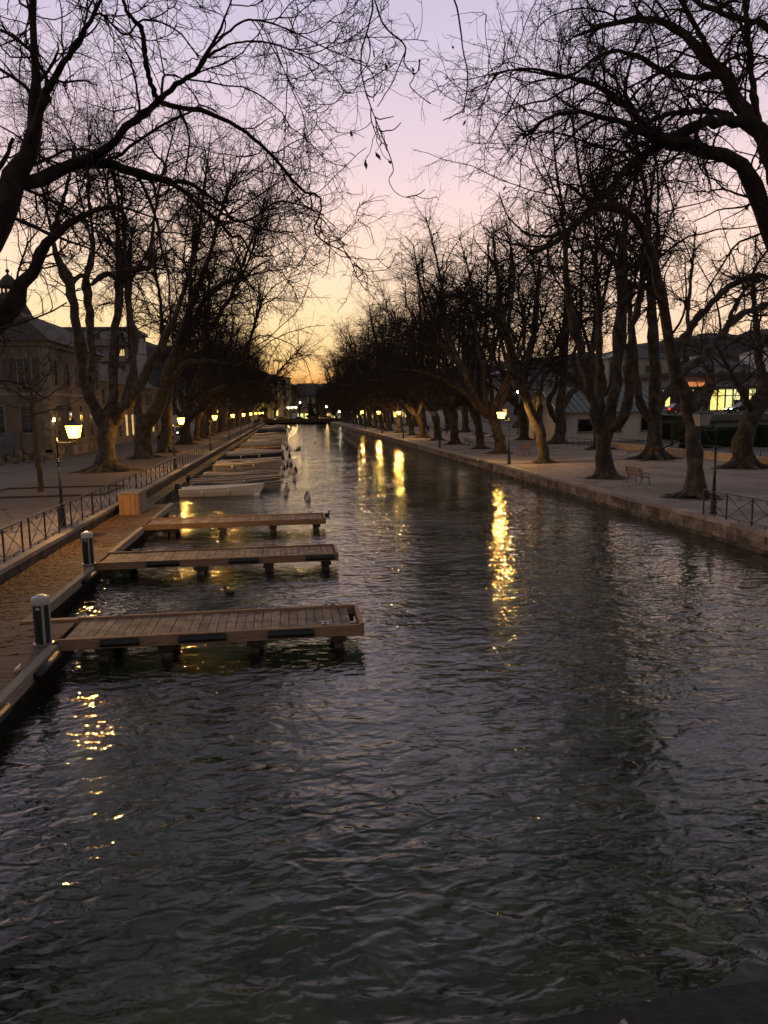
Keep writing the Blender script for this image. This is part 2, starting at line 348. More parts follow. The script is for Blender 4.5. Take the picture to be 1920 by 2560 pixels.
# right quay wall: two courses of blocks and a cap, block by block near the camera
qw = thing('quay_wall', (XR, 24, 0), 'low stone quay wall of weathered blocks along the right bank', 'wall')
MB().bb(XR+0.04, XR+0.34, -60, YE, -1.95, QZ-0.12).build('core', 'mortar', qw)
rg = random.Random(11)
def block(x0, x1, y0, y1, z0, z1, nm, mt, par, ch=0.012):
    b = MB(); b.bb(x0, x1, y0, y1, z0, z1); return b.build(nm, mt, par)
y = 21.5
for z0, z1 in ((-0.10, 0.13), (0.14, 0.36), (0.37, QZ-0.13)):
    y = 21.5 + rg.uniform(0, 0.6)
    while y < 62:
        l = rg.uniform(0.75, 1.5); j = rg.uniform(-0.018, 0.018)
        block(XR+j, XR+0.3, y, y+l-0.014, z0, z1, 'stone', 'mossy' if z0 < 0 else 'stone', qw); y += l
    far = MB().bb(XR+0.005, XR+0.3, 62.6, YE, z0, z1).build('stone_course', 'mossy' if z0 < 0 else 'stone', qw)
y = 21.0
while y < 62:
    l = rg.uniform(1.1, 1.9); j = rg.uniform(-0.02, 0.01)
    block(XR-0.04+j, XR+0.46, y, y+l-0.012, QZ-0.12, QZ+0.03+rg.uniform(-0.006,0.006), 'capstone', 'capstone', qw); y += l
MB().bb(XR-0.04, XR+0.46, 63.7, YE, QZ-0.12, QZ+0.03).build('capstone_course', 'capstone', qw)
MB().bb(XR-0.12, XR+0.1, -60, YE, -1.95, -0.06).build('footing', 'mossy', qw)

# left retaining wall with kerb stones that carry the railing
lw = thing('retaining_wall', (XL, 24, 0), 'stone retaining wall with flat kerb under the left railing', 'wall')
MB().bb(XL-0.44, XL, -60, YE, -1.95, QZ-0.02).build('core', 'mossy', lw)
y = 19.0
while y < 60:
    l = rg.uniform(1.5, 2.3)
    block(XL-0.5, XL+0.05+rg.uniform(-0.012,0.012), y, y+l-0.012, QZ-0.02, QZ+0.11+rg.uniform(-0.005,0.005), 'kerb_stone', 'capstone', lw); y += l
MB().bb(XL-0.5, XL+0.05, y, YE, QZ-0.02, QZ+0.11).build('kerb_course', 'capstone', lw)
MB().bb(XL, XL+0.85, 40.3, YE, -1.95, 0.30).build('ledge', 'mossy', lw)

# ------------------------------------------------------------------ boardwalk, piers
DZ = 0.45
bw = thing('boardwalk', (-6, 24, 0), 'leaf-strewn timber boardwalk below the left retaining wall', 'boardwalk')
MB().bb(XL+0.01, -4.95, 2, 17.6, -1.95, DZ-0.06).build('substructure', 'pile', bw)
MB().bb(XL+0.01, -6.2, 17.6, 40.3, -1.95, DZ-0.06).build('substructure', 'pile', bw)
pl_near = MB().box((0,0,0), (3.12, 0.138, 0.05)).mesh('plank'); pl_far = MB().box((0,0,0), (1.93, 0.138, 0.05)).mesh('plank')
y = 8.0; i = 0
while y < 40.2:
    near = y < 17.5
    o = link('plank', pl_near if near else pl_far, bw, 'deckplank')
    o.location = ((-6.45 if near else -7.05) - ORG[bw.name][0] + rg.uniform(-.006,.006), y-24, DZ-0.028 + rg.uniform(-.003,.003)); y += 0.148
MB().bb(-4.93, -4.75, 2, 15.75, DZ-0.20, DZ+0.035).build('edge_beam', 'greybeam', bw)
MB().bb(-6.12, -5.95, 17.95, 23.9, DZ-0.20, DZ+0.035).build('edge_beam', 'greybeam', bw)
MB().bb(-6.12, -5.95, 26.3, 32.0, DZ-0.20, DZ+0.035).build('edge_beam', 'greybeam', bw)
MB().bb(-6.12, -5.95, 34.5, 40.3, DZ-0.20, DZ+0.035).build('edge_beam', 'greybeam', bw)
MB().bb(-6.12, -4.75, 17.72, 17.9, DZ-0.20, DZ+0.035).build('edge_beam', 'beam', bw)
def fender(b, p, q, r=0.075): return b.tube([p, q], r, 10)
for y0, y1, x in ((14.2, 15.5, -4.69), (11.3, 12.7, -4.69), (22.3, 23.6, -5.89)):
    fender(MB(), (x, y0, DZ-0.09), (x, y1, DZ-0.09), 0.08).build('fender', 'rubber', bw, True)
def cleat(par, x, y, z, rz=0):
    b = MB(); b.box((x,y,z+0.02), (0.16,0.06,0.04), rz); c, s_ = math.cos(rz), math.sin(rz)
    b.tube([(x-0.14*c, y-0.14*s_, z+0.085),(x-0.05*c, y-0.05*s_, z+0.07),(x+0.05*c, y+0.05*s_, z+0.07),(x+0.14*c, y+0.14*s_, z+0.085)], 0.018, 6)
    b.box((x,y,z+0.05), (0.07,0.035,0.06), rz); b.build('cleat', 'alu', par)
cleat(bw, -5.05, 14.3, DZ, 1.57)
PIER_W = 1.62
def pier(y0, x0, label, fenders, posts):
    y1 = y0 + PIER_W; x1 = 1.42; z = 0.50
    t = thing('pier', (x0, y0, 0), label, 'pier', 'timber finger piers along the left bank')
    pm = MB().box((0,0,0), (0.178, PIER_W-0.16, 0.045)).mesh('plank')
    x = x0 + 0.1
    while x < x1-0.12:
        o = link('plank', pm, t, 'plank'); o.location = (x-x0+rg.uniform(-.003,.003), PIER_W/2, z-0.022+rg.uniform(-.004,.004)); o.rotation_euler = (0,0,rg.uniform(-.004,.004)); x += 0.192
    MB().bb(x0-0.1, x1, y0-0.01, y0+0.07, z-0.22, z+0.012).build('side_beam', 'beam', t)
    MB().bb(x0-0.1, x1, y1-0.07, y1+0.01, z-0.22, z+0.055).build('side_beam', 'beam', t)
    MB().bb(x1-0.002, x1+0.08, y0-0.02, y1+0.02, z-0.22, z+0.05).build('end_beam', 'beam', t)
    MB().bb(x0, x1-0.05, y0+0.3, y0+0.42, z-0.24, z-0.05).build('joist', 'pile', t); MB().bb(x0, x1-0.05, y1-0.42, y1-0.3, z-0.24, z-0.05).build('joist', 'pile', t)
    for px in posts:
        for py in (y0+0.14, y1-0.14):
            po = MB().box((px, py, -0.82), (0.19, 0.17, 2.3)).build('post', 'pile', t); MB().box((px, py, -0.06), (0.2, 0.18, 0.30), 0, 0.96, 0.96).build('algae_band', 'mossy', po)
        MB().bb(px-0.16, px+0.16, y0+0.03, y1-0.03, z-0.36, z-0.245).build('cross_beam', 'pile', t)
    for a, b_ in fenders:
        b = MB(); b.tube([(a, y0-0.055, z-0.10),(b_, y0-0.055, z-0.10)], 0.07, 10); b.bb(a+.02, b_-.02, y0-0.03, y0-0.012, z-0.18, z-0.02); b.build('fender', 'rubber', t)
    cleat(t, x1-0.5, y1-0.05, z+0.05); cleat(t, x1-0.75, y0+0.15, z); cleat(t, x0+0.8, y1-0.05, z+0.05)
    return t
pier(16.0, -4.72, 'nearest timber finger pier with three black fenders, nearest the viewer', [(-3.98,-3.2),(-2.4,-1.42),(-0.55,0.42)], (-3.95,-2.68,-0.85,0.95))
pier(24.35, -5.93, 'middle one of the three timber finger piers', [(-4.5,-3.5),(-1.98,-1.03),(0.45,1.38)], (-5.2,-2.9,-0.75,1.1))
pier(32.5, -5.93, 'farthest timber finger pier, next to the moored boats', [], (-5.2,-4.9,-2.9,-0.75,1.1))

# power pedestals
def pedestal(loc, label):
    t = thing('service_pedestal', loc, label, 'pedestal', 'mooring service pedestals'); x, y, z = loc
    MB().lathe([(0.20,0.0),(0.20,0.04),(0.165,0.045)], 20, loc).build('base', 'alu', t)
    MB().lathe([(0.158,0.045),(0.158,0.84)], 20, loc).build('column', 'green_plastic', t, False)
    for a in (-1.15, -0.15, 1.6, 3.1):
        MB().box((x+0.156*math.cos(a), y+0.156*math.sin(a), z+0.445), (0.03,0.05,0.80), a).build('rib', 'alu', t)
    cp = MB().lathe([(0.172,0.84),(0.178,0.86),(0.178,0.96),(0.165,1.0),(0.10,1.02)], 20, loc).build('cap', 'white_plastic', t, True)
    MB().lathe([(0.075,1.02),(0.07,1.04),(0.03,1.045)], 14, loc).build('lens', 'alu', cp)
    MB().box((x-0.02, y-0.165, z+0.78), (0.07,0.012,0.05)).build('notice', 'white_plastic', t)
pedestal((-5.08, 15.95, DZ), 'dark service pedestal with white cap at the root of the nearest pier')
pedestal((-6.28, 24.5, DZ), 'dark service pedestal with white cap at the root of the middle pier')
# storage box
sb = thing('storage_box', (-7.38, 37.2, DZ), 'wooden storage box with grey lid against the left wall', 'box')
for k in range(9):
    MB().bb(-7.78+k*0.095, -7.78+k*0.095+0.09, 36.2, 36.23, DZ, DZ+0.97).build('board', 'boxwood', sb)
for k in range(20):
    MB().bb(-6.925, -6.895, 36.235+k*0.1, 36.235+k*0.1+0.094, DZ, DZ+0.97).build('board', 'greybeam', sb)
MB().bb(-7.78, -6.93, 36.24, 38.2, DZ, DZ+0.95).build('carcass', 'pile', sb)
MB().bb(-7.84, -6.85, 36.15, 38.26, DZ+0.972, DZ+1.02).build('lid', 'capstone', sb)

# fallen leaves
def leaves(name, n, fx, label=None):
    r = np.random.default_rng(5); P = fx(r, n); V = np.zeros((n,4,3)); a = r.uniform(0, 6.28, n); s = r.uniform(0.026, 0.07, n)
    ca, sa = np.cos(a)*s, np.sin(a)*s
    for k, (u, v, h) in enumerate(((-1,-.7,0),(1,-.6,.25),(.9,.7,0),(-.9,.8,.35))):
        V[:,k,0] = P[:,0]+u*ca-v*sa; V[:,k,1] = P[:,1]+u*sa+v*ca; V[:,k,2] = P[:,2]+h*s*r.uniform(0.2,1.0,n)
    o = link(name, fast_mesh(name, V.reshape(-1,3), np.arange(n*4).reshape(-1,4), False), None, 'fallen')
    return tag(o, label, 'leaves', None, 'stuff')
def lf(r, n):
    y = np.where(r.random(n) < 0.78, r.uniform(17.5, 40, n), r.uniform(9, 17.5, n))
    w = np.where(y < 17.5, 3.1, 1.9); c = 0.5+0.5*np.sin(y*1.9+np.sin(y*0.7)*2); x = XL+0.05 + w*r.beta(0.9, 1.6+2.0*c, n)
    return np.stack([x, y, np.full(n, DZ+0.006)], 1)
leaves('fallen_leaves', 7500, lf, 'brown fallen leaves lying on the left boardwalk')

# ------------------------------------------------------------------ railings
RH = 0.98
post_me = MB().bb(-.022,.022,-.022,.022,0,RH-0.02).mesh('post')
def diag(L):
    return MB().tube([(0,0.03,0.10),(0,L-0.03,RH-0.06)], 0.013, 5).mesh('cross_bar'), MB().tube([(0.014,0.03,RH-0.06),(0.014,L-0.03,0.10)], 0.013, 5).mesh('cross_bar')
ring_me = MB().tube([(0.01*math.cos(6.283*k/10)*0, 0.055*math.cos(6.283*k/10), 0.055*math.sin(6.283*k/10)) for k in range(11)], 0.011, 5, False).mesh('ring')
ring_me2 = MB().bb(-.012,.012,-.03,.03,0.05,0.075).mesh('ring_stem')
foot_me = MB().bb(-.014,.014,-.014,.014,0.0,0.10).mesh('foot')
def railing(x, y0, y1, step, label, yfar=None, base=QZ+0.11, worn=True):
    t = thing('railing', (x, y0, base), label, 'railing', 'iron quay railings'); ye = yfar or y1
    MB().bb(x-.026, x+.026, y0-.02, ye, base+RH-0.02, base+RH+0.015).build('top_rail', 'iron_worn' if worn else 'iron', t)
    MB().bb(x-.016, x+.016, y0, ye, base+0.09, base+0.112).build('bottom_rail', 'iron', t)
    da, db = diag(step); n = int(round((y1-y0)/step))
    for k in range(n+1):
        yy = k*step; o = link('post', post_me, t, 'iron'); o.location = (0, yy, 0)
        if k % 6 == 5: o = link('post', post_me, t, 'iron'); o.location = (0, yy+0.16, 0)
        if k == n: break
        for me in (da, db): o = link('cross_bar', me, t, 'iron'); o.location = (0, yy, 0)
        o = link('ring', ring_me, t, 'iron'); o.location = (0, yy+step/2, RH-0.10)
        o = link('foot', foot_me, t, 'iron'); o.location = (0, yy+step*0.5, 0)
    if yfar:
        b = MB(); yy = y0+n*step
        while yy < yfar:
            b.bb(x-.022, x+.022, yy-.022, yy+.022, base, base+RH-0.02)
            b.tube([(x,yy+.03,base+.1),(x,yy+step-.03,base+RH-.06)], 0.014, 4); b.tube([(x+.014,yy+.03,base+RH-.06),(x+.014,yy+step-.03,base+.1)], 0.014, 4); yy += step
        tag(b.build('far_bars', 'iron', t, fix=False), kind='stuff')
    return t
railing(-8.3, 25.5, 62.0, 1.6, 'long iron railing with crossed bars along the left bank', 284)
railing(-8.3, 20.0, 24.8, 1.6, 'short end of iron railing before the gap, cut by the left picture edge')
railing(16.15, 23.4, 28.2, 1.6, 'iron railing with crossed bars beside the unlit lamp on the right quay', base=QZ+0.03, worn=False)

# ------------------------------------------------------------------ lamp posts
def lamp(lit):
    t = thing('lamp_post', (0,0,0))
    MB().lathe([(0.15,0),(0.15,0.10),(0.125,0.16),(0.105,0.75),(0.12,0.80),(0.085,0.86)], 12).build('base', 'iron', t)
    MB().lathe([(0.062,0.86),(0.052,1.6),(0.044,2.62)], 10).build('pole', 'iron', t, True)
    for z, r in ((1.0,0.08),(1.12,0.07),(2.42,0.055),(2.58,0.075),(2.66,0.06)): MB().lathe([(r*.7,z-.05),(r,z-.02),(r,z+.02),(r*.7,z+.05)], 12).build('collar', 'iron', t, True)
    MB().lathe([(0.032,2.62),(0.032,3.30),(0.05,3.33),(0.045,3.38),(0.02,3.42),(0.033,3.45),(0.02,3.48)], 10).build('pole_top', 'iron', t, True)
    MB().tube([(-0.06,0,3.28),(0.72,0,3.28)], 0.027, 8).build('arm', 'iron', t)
    pts = [(0.04+0.42*math.sin(a), 0, 2.82+0.44*(1-math.cos(a))) for a in np.linspace(0, math.pi/2, 9)]
    MB().tube(pts, 0.014, 6).build('bracket', 'iron', t)
    x = 0.62; L = MB(); L.lathe([(0.03,3.28),(0.05,3.33),(0.025,3.37),(0.06,3.42),(0.12,3.46)], 10, (x,0,0))
    lan = L.build('lantern', 'iron', t)
    z0, z1, r0, r1 = 3.46, 3.93, 0.175, 0.275
    c0 = [(x+r0*a, r0*b, z0) for a, b in ((-1,-1),(1,-1),(1,1),(-1,1))]; c1 = [(x+r1*a, r1*b, z1) for a, b in ((-1,-1),(1,-1),(1,1),(-1,1))]
    for k in range(4):
        j = (k+1) % 4; s = 0.985
        sh = lambda p: (x+(p[0]-x)*s, p[1]*s, p[2])
        MB().poly([sh(c0[k]), sh(c0[j]), sh(c1[j]), sh(c1[k])]).build('pane', 'pane_lit' if lit else 'pane_off', lan, fix=False)
    fr = MB()
    for k in range(4):
        j = (k+1) % 4; fr.tube([c0[k], c1[k]], 0.011, 4); fr.tube([c0[k], c0[j]], 0.011, 4); fr.tube([c1[k], c1[j]], 0.012, 4)
    fr.build('frame', 'iron', lan)
    MB().lathe([(0.405,3.935),(0.39,3.95),(0.27,4.0),(0.15,4.06),(0.10,4.09),(0.10,4.13),(0.05,4.16),(0.02,4.21)], 4, (x,0,0), True).build('hood', 'iron', lan)
    if lit:
        MB().lathe([(0.02,3.52),(0.06,3.58),(0.075,3.66),(0.06,3.74),(0.02,3.79)], 10, (x,0,0)).build('bulb', 'bulb', lan, True)
        ld = bpy.data.lights.new('lamp_light', 'POINT'); ld.energy = 1350; ld.color = (1.0, 0.56, 0.17); ld.shadow_soft_size = 0.07
        lo = bpy.data.objects.new('lamp_light', ld); COL.objects.link(lo); lo.parent = lan; lo.location = (x, 0, 3.84)
    return t
lit0, off0 = lamp(True), lamp(False)
def put_lamp(src, first, loc, rz, label):
    o = src if first else copy_tree(src); place(o, loc, rz, label, 1.0, 'lamp post', 'cast-iron lamp posts along the canal'); return o
LL = [30.3, 60.2, 88, 117, 146, 175, 204, 233, 262]
for i, y in enumerate(LL):
    put_lamp(lit0, i == 0, (-8.62, y, QZ+0.006), RAD(8), ('nearest lit lamp post on the left bank, tall in front of the plane trees' if i == 0 else '%s lit lamp post from the viewer along the left railing' % ORDW[i]))
bright = bpy.data.lights.new('lamp_light', 'POINT'); bright.energy = 1500; bright.color = (1.0, 0.58, 0.19); bright.shadow_soft_size = 0.07
put_lamp(off0, True, (16.5, 28.1, QZ+0.03), RAD(184), 'unlit lamp post at the end of the right quay railing')
put_lamp(off0, False, (16.7, 84.0, QZ+0.03), RAD(184), 'unlit dark lamp post standing beyond the lit lamp on the right quay')
for i, (y, lab) in enumerate(((57.0,'lit lamp post on the right quay beside the leaning pale trunk'),(111,'lit lamp post on the right quay behind the dark unlit one'),
                              (136,'middle of the three small far lit lamps on the right quay'),(166,'farthest left of the three small lit lamps on the right quay'))):
    o = put_lamp(lit0, False, (16.7, y, QZ+0.03), RAD(182), lab)
    for c in o.children_recursive:
        if c.type == 'LIGHT': c.data = bright
put_lamp(off0, False, (16.8, 196, QZ+0.03), RAD(182), 'tiny unlit lamp post far down the right quay')

# ------------------------------------------------------------------ trees
class Tree:
    """limbs (thick, 8 sided) and twigs (thin) grown with numpy, all in world or local metres"""
    def __init__(s, seed): s.r = np.random.default_rng(seed); s.limbs = []; s.tw = []; s.tips = []
    def limb(s, P, R, n=32, gnarl=0.035, sides=9, knots=True):
        P = np.array(P, float); R = np.array(R, float); m = len(P)
        h = np.linalg.norm(np.diff(P, axis=0), axis=1)+1e-6; tk = np.concatenate([[0], np.cumsum(h)])
        Tg = np.zeros_like(P); Tg[1:-1] = (P[2:]-P[:-2])/(tk[2:]-tk[:-2])[:,None]; Tg[0] = (P[1]-P[0])/h[0]; Tg[-1] = (P[-1]-P[-2])/h[-1]
        t = np.linspace(0, tk[-1]-1e-6, n); i = np.clip(np.searchsorted(tk, t, side='right')-1, 0, m-2); hh = h[i][:,None]; f = ((t-tk[i])/h[i])[:,None]
        Q = (2*f**3-3*f**2+1)*P[i]+(f**3-2*f**2+f)*hh*Tg[i]+(-2*f**3+3*f**2)*P[i+1]+(f**3-f**2)*hh*Tg[i+1]
        Rr = np.interp(t, tk, R); k = s.r.normal(0, 1, (n,3)); k[0] = 0
        Q = Q + k*gnarl*np.minimum(1.0, Rr*4)[:,None]*1.6; Rr = Rr*(1+0.07*s.r.normal(0,1,n))
        if knots and R.max() > 0.07 and n > 20:               # pruning knuckles
            for _ in range(s.r.integers(1, 4)):
                c = s.r.uniform(0.25, 0.9)*n; Rr = Rr*(1+s.r.uniform(0.15, 0.4)*np.exp(-((np.arange(n)-c)/0.9)**2))
        s.limbs.append((Q, Rr, sides)); return Q, Rr
    def spawn(s, P, R, dens, t0, t1, ln, ang, m, up, wander, rf, rmin, sides, keep=True, sag=0.0, bias=None, rcap=1.0):
        N, n, _ = P.shape; r = s.r
        Lp = np.linalg.norm(np.diff(P, axis=1), axis=2).sum(1); cnt = r.poisson(np.clip(dens*Lp*(t1-t0), 0, 60)); idx = np.repeat(np.arange(N), cnt)
        K = len(idx)
        if K == 0: return np.zeros((0,m,3)), np.zeros((0,m))
        t = r.uniform(t0, t1, K); f = t*(n-1); i = np.minimum(f.astype(int), n-2); fr = (f-i)[:,None]
        A, B = P[idx,i], P[idx,i+1]; pos = A+(B-A)*fr; T = B-A; T /= np.linalg.norm(T, axis=1)[:,None]+1e-9
        r0 = np.minimum(R[idx,i]*rf, rcap); v = r.normal(0,1,(K,3)); v -= (v*T).sum(1)[:,None]*T; v /= np.linalg.norm(v, axis=1)[:,None]+1e-9
        a = r.uniform(ang[0], ang[1], K)[:,None]; d = np.cos(a)*T+np.sin(a)*v
        if bias is not None: d = d + np.array(bias)
        d /= np.linalg.norm(d, axis=1)[:,None]
        curl = r.normal(0, 0.75*wander, (K,3)); L = r.uniform(ln[0], ln[1], K)*(1.15-0.45*t); st = (L/(m-1))[:,None]; out = np.zeros((K,m,3)); out[:,0] = pos
        for j in range(1, m):
            d = d + 0.85*wander*r.normal(0,1,(K,3)) + curl; d[:,2] += up - sag*(j/(m-1)); d /= np.linalg.norm(d, axis=1)[:,None]; out[:,j] = out[:,j-1]+d*st
        rr = np.maximum(r0[:,None]*np.linspace(1, 0.35, m)[None,:], rmin*np.linspace(1.25, 0.8, m)[None,:])
        if keep: s.tw.append((out, rr, sides))
        return out, rr
    def all_limbs(s, which=None):
        Ls = [l for k, l in enumerate(s.limbs) if (which is None or k in which) and len(l[0]) == 32]
        return np.array([l[0] for l in Ls]), np.array([l[1] for l in Ls])
    @staticmethod
    def tubes(groups):
        VV = []; QQ = []; base = 0
        for P, R, n in groups:
            if len(P) == 0: continue
            N, m, _ = P.shape; T = np.gradient(P, axis=1); T /= np.linalg.norm(T, axis=2)[...,None]+1e-9
            ref = np.where((np.abs(T[:,0,2]) < 0.75)[:,None], np.array([0,0,1.0]), np.array([1.0,0.2,0]))[:,None,:]
            A = np.zeros_like(T); q = np.cross(T[:,0], ref[:,0]); A[:,0] = q/(np.linalg.norm(q, axis=1)[:,None]+1e-9)
            for i in range(1, m):                            # parallel transport along the branch
                q = A[:,i-1]-(A[:,i-1]*T[:,i]).sum(1)[:,None]*T[:,i]; A[:,i] = q/(np.linalg.norm(q, axis=1)[:,None]+1e-9)
            B = np.cross(T, A)
            a = 2*np.pi*np.arange(n)/n; ring = P[:,:,None,:]+R[:,:,None,None]*(np.cos(a)[None,None,:,None]*A[:,:,None,:]+np.sin(a)[None,None,:,None]*B[:,:,None,:])
            VV.append(ring.reshape(-1,3)); ids = base+np.arange(N*m*n).reshape(N,m,n)
            nx = np.roll(ids, -1, axis=2); QQ.append(np.stack([ids[:,:-1], ids[:,1:], nx[:,1:], nx[:,:-1]], -1).reshape(-1,4)); base += N*m*n
        return np.vstack(VV), np.vstack(QQ)
    def finish(s, name, loc, label, cat='tree', group='bare plane trees along the canal', nleaf=0, bark='bark', local=False):
        t = thing(name, loc, label, cat, group); off = np.zeros(3) if local else np.array(loc, float)
        V, Q = s.tubes([(np.array([p]), np.array([q]), n) for p, q, n in s.limbs])
        # plane-tree bark: uneven cross-section
        V = V + 0.0; link('trunk', fast_mesh('trunk', V-off, Q), t, bark)
        if s.tw:
            V, Q = s.tubes(s.tw); link('crown', fast_mesh('crown', V-off, Q, False), t, 'twig')
        if nleaf and s.tw:
            tips = np.vstack([g[0][:,-1] for g in s.tw[-2:]]); k = s.r.choice(len(tips), min(nleaf, len(tips)), False); P = tips[k]-off; n = len(P)
            sz = s.r.uniform(0.026, 0.066, n)[:,None]; Vl = np.zeros((n,4,3)); ax = s.r.normal(0,1,(n,3)); ax /= np.linalg.norm(ax, axis=1)[:,None]
            dn = np.array([0,0,-1.0])+0.4*s.r.normal(0,1,(n,3))
            Vl[:,0] = P; Vl[:,1] = P+sz*(ax*0.7+dn); Vl[:,2] = P+sz*dn*2.2; Vl[:,3] = P+sz*(-ax*0.6+dn*1.1)
            tag(link('dry_leaves', fast_mesh('dry_leaves', Vl.reshape(-1,3), np.arange(n*4).reshape(-1,4), False), t, 'leaf'), kind='stuff')
        return t
    def roots(s, base, r, n=6):
        for k in range(n):
            a = 6.283*k/n+s.r.uniform(-.4,.4); l = r*s.r.uniform(1.5,2.6); d = np.array([math.cos(a), math.sin(a), 0])
            b = np.array(base, float)
            P = [b+d*r*0.35+[0,0,r*1.3], b+d*r*0.85+[0,0,r*0.45], b+d*(r*0.9+l*0.4)+[0,0,r*0.10], b+d*(r+l)+[0,0,-0.06]]
            s.limb(P, [r*0.5, r*0.42, r*0.26, r*0.08], n=10, gnarl=0.01, sides=6)
ZK = {'k': lambda x, y: (x*1.1573, y*1.1573), 'z1': lambda x, y: (x/1.728, y/1.728), 'z2': lambda x, y: (x/1.728+960, y/1.728),
      'z3': lambda x, y: (x/1.803+1000, y/1.803+500), 'z5': lambda x, y: (x/3.6875, y/3.6875+650), 'q1': lambda x, y: (x/2.592, y/2.592+640)}
ZS = {'k': 1.1573, 'z1': 1/1.728, 'z2': 1/1.728, 'z3': 1/1.803, 'z5': 1/3.6875, 'q1': 1/2.592}
def trace(T, frame, pts, pre=None, n=32, ext=0.0):
    """limb through photo points, each with its own distance Y and its width in pixels; pre = world points (x,y,z,r) before"""
    P, R = [], []
    for q in (pre or []): P.append(q[:3]); R.append(q[3])
    for x, y, Y, w in pts:
        u, v = ZK[frame](x, y); p = D(u, v, Y); P.append(p); R.append(0.46*w*ZS[frame]*(-(CR.T @ (p-CC))[2])/F)
    R = [q*getattr(T, 'slim', 1.0) for q in R]
    ext = ext or getattr(T, 'ext', 0.0)
    if ext:                                                    # the limb goes on upwards into the crown
        d = np.array(P[-1])-np.array(P[-2]); d /= np.linalg.norm(d); d = d*0.6+np.array([T.r.uniform(-.25,.25), T.r.uniform(-.25,.25), 0.8]); d /= np.linalg.norm(d)
        R[-1] = max(R[-1], 0.06)
        P.append(P[-1]+d*ext*0.5); R.append(R[-1]*0.7); P.append(P[-1]+d*ext*0.5+np.array([T.r.uniform(-.6,.6), T.r.uniform(-.6,.6), 0])); R.append(R[-1]*0.35)
    return T.limb(P, R, n=n)
def flesh_near(T, which=None, d1=1.7, d2=3.4, d3=3.6, t0=0.18, lf=1.0, bias=None, sag=0.10, end=1.0):
    P, R = T.all_limbs(which)
    a, ra = T.spawn(P, R, d1*1.25, t0, 1.0, (0.9*lf, 3.8*lf), (0.4, 1.2), 12, 0.05, 0.22, 0.42, 0.010, 5, sag=sag, bias=bias, rcap=0.040)
    # the limb ends run on into branches of their own
    b, rb = T.spawn(P, R, 1.6, 0.86, 1.0, (1.4*lf*end, 3.6*lf*end), (0.1, 0.7), 12, 0.02, 0.20, 0.7, 0.010, 5, sag=sag, rcap=0.045)
    A = np.vstack([a, b]); RA = np.vstack([ra, rb])
    c, rc = T.spawn(A, RA, d2*1.35, 0.12, 1.0, (0.4*lf, 1.6*lf), (0.5, 1.25), 8, 0.03, 0.26, 0.6, 0.0058, 4, sag=0.10)
    T.spawn(c, rc, d3*1.5, 0.1, 1.0, (0.14*lf, 0.62*lf), (0.5, 1.25), 5, 0.02, 0.30, 0.6, 0.0038, 3, sag=0.10)
def flesh_mid(T, which=None, d0=0.85, d1=0.9, d2=1.25, d3=1.5, t0=0.3, up=0.10, lf=1.0, bias=None, thick=1.0, q=1.0, lf0=1.0):
    P, R = T.all_limbs(which); w9 = np.linspace(0, 10, 9).astype(int)
    s0, r0 = T.spawn(P, R, d0*1.5*q, t0, 1.0, (3.0*lf*lf0, 8.5*lf*lf0), (0.35, 1.25), 11, up*0.5, 0.20, 0.5, 0.017*thick, 5, bias=bias, rcap=0.07, sag=0.06)     # long upright shoots
    s1, r1 = T.spawn(P, R, d1*1.7*q, t0*0.8, 1.0, (1.6*lf, 5.4*lf), (0.7, 1.5), 9, 0.02, 0.25, 0.35, 0.014*thick, 4, sag=0.08, rcap=0.05)
    e1, re = T.spawn(P, R, 1.9*q, 0.82, 1.0, (1.6*lf, 4.2*lf), (0.25, 1.15), 9, 0.03, 0.20, 0.7, 0.013*thick, 4, sag=0.08, rcap=0.05)   # bushy ends
    A = np.vstack([s0[:, w9], s1, e1]); RA = np.vstack([r0[:, w9], r1, re])
    c, rc = T.spawn(A, RA, d2*1.75*q, 0.12, 1.0, (0.7*lf, 2.7*lf), (0.5, 1.3), 7, 0.02, 0.24, 0.6, 0.0088*thick, 3, sag=0.10)
    T.spawn(c, rc, d3*1.7*q, 0.1, 1.0, (0.3*lf, 1.25*lf), (0.5, 1.3), 4, 0.01, 0.28, 0.7, 0.0062*thick, 3, sag=0.10)

# L0: the giant that leans in from the left edge, out over the water
T = Tree(1); base = (-9.7, 14.6, QZ); T.slim = 0.8
trace(T, 'z1', [(-40,1040,16,160),(25,870,16.2,150),(85,720,16.4,128),(135,600,16.5,92),(152,480,16.6,72),(152,340,16.6,58),(148,200,16.6,50),(142,60,16.6,34),(148,-120,16.6,24),(190,-420,16.4,10)],
      pre=[(-9.7,14.6,QZ-0.1,0.85),(-9.6,14.6,QZ+0.6,0.66),(-9.1,14.9,QZ+3.2,0.58)])
trace(T, 'z1', [(125,640,16.5,60),(190,440,16.2,50),(235,340,15.9,42),(300,235,15.6,32),(375,110,15.2,26),(430,10,15.0,20),(500,-150,14.8,12)])
trace(T, 'z1', [(35,800,16.4,60),(100,790,16.5,84),(170,764,16.6,82),(260,722,16.9,72),(360,698,17.2,66),(450,704,17.5,58),(560,735,17.8,50),(660,765,18.2,44),(745,795,18.6,38),(800,830,18.9,22),(870,895,19.2,20),(950,960,19.5,18),(1000,1020,19.8,16),(1045,1022,20,13),(1090,1100,20.2,12),(1180,1105,20.5,8)])
trace(T, 'z1', [(745,790,18.6,28),(795,785,18.8,24),(880,830,19.0,20),(960,890,19.3,18),(1010,955,19.5,16),(1095,940,19.8,13),(1200,872,20.2,11),(1310,890,20.6,8),(1400,930,21,6)])
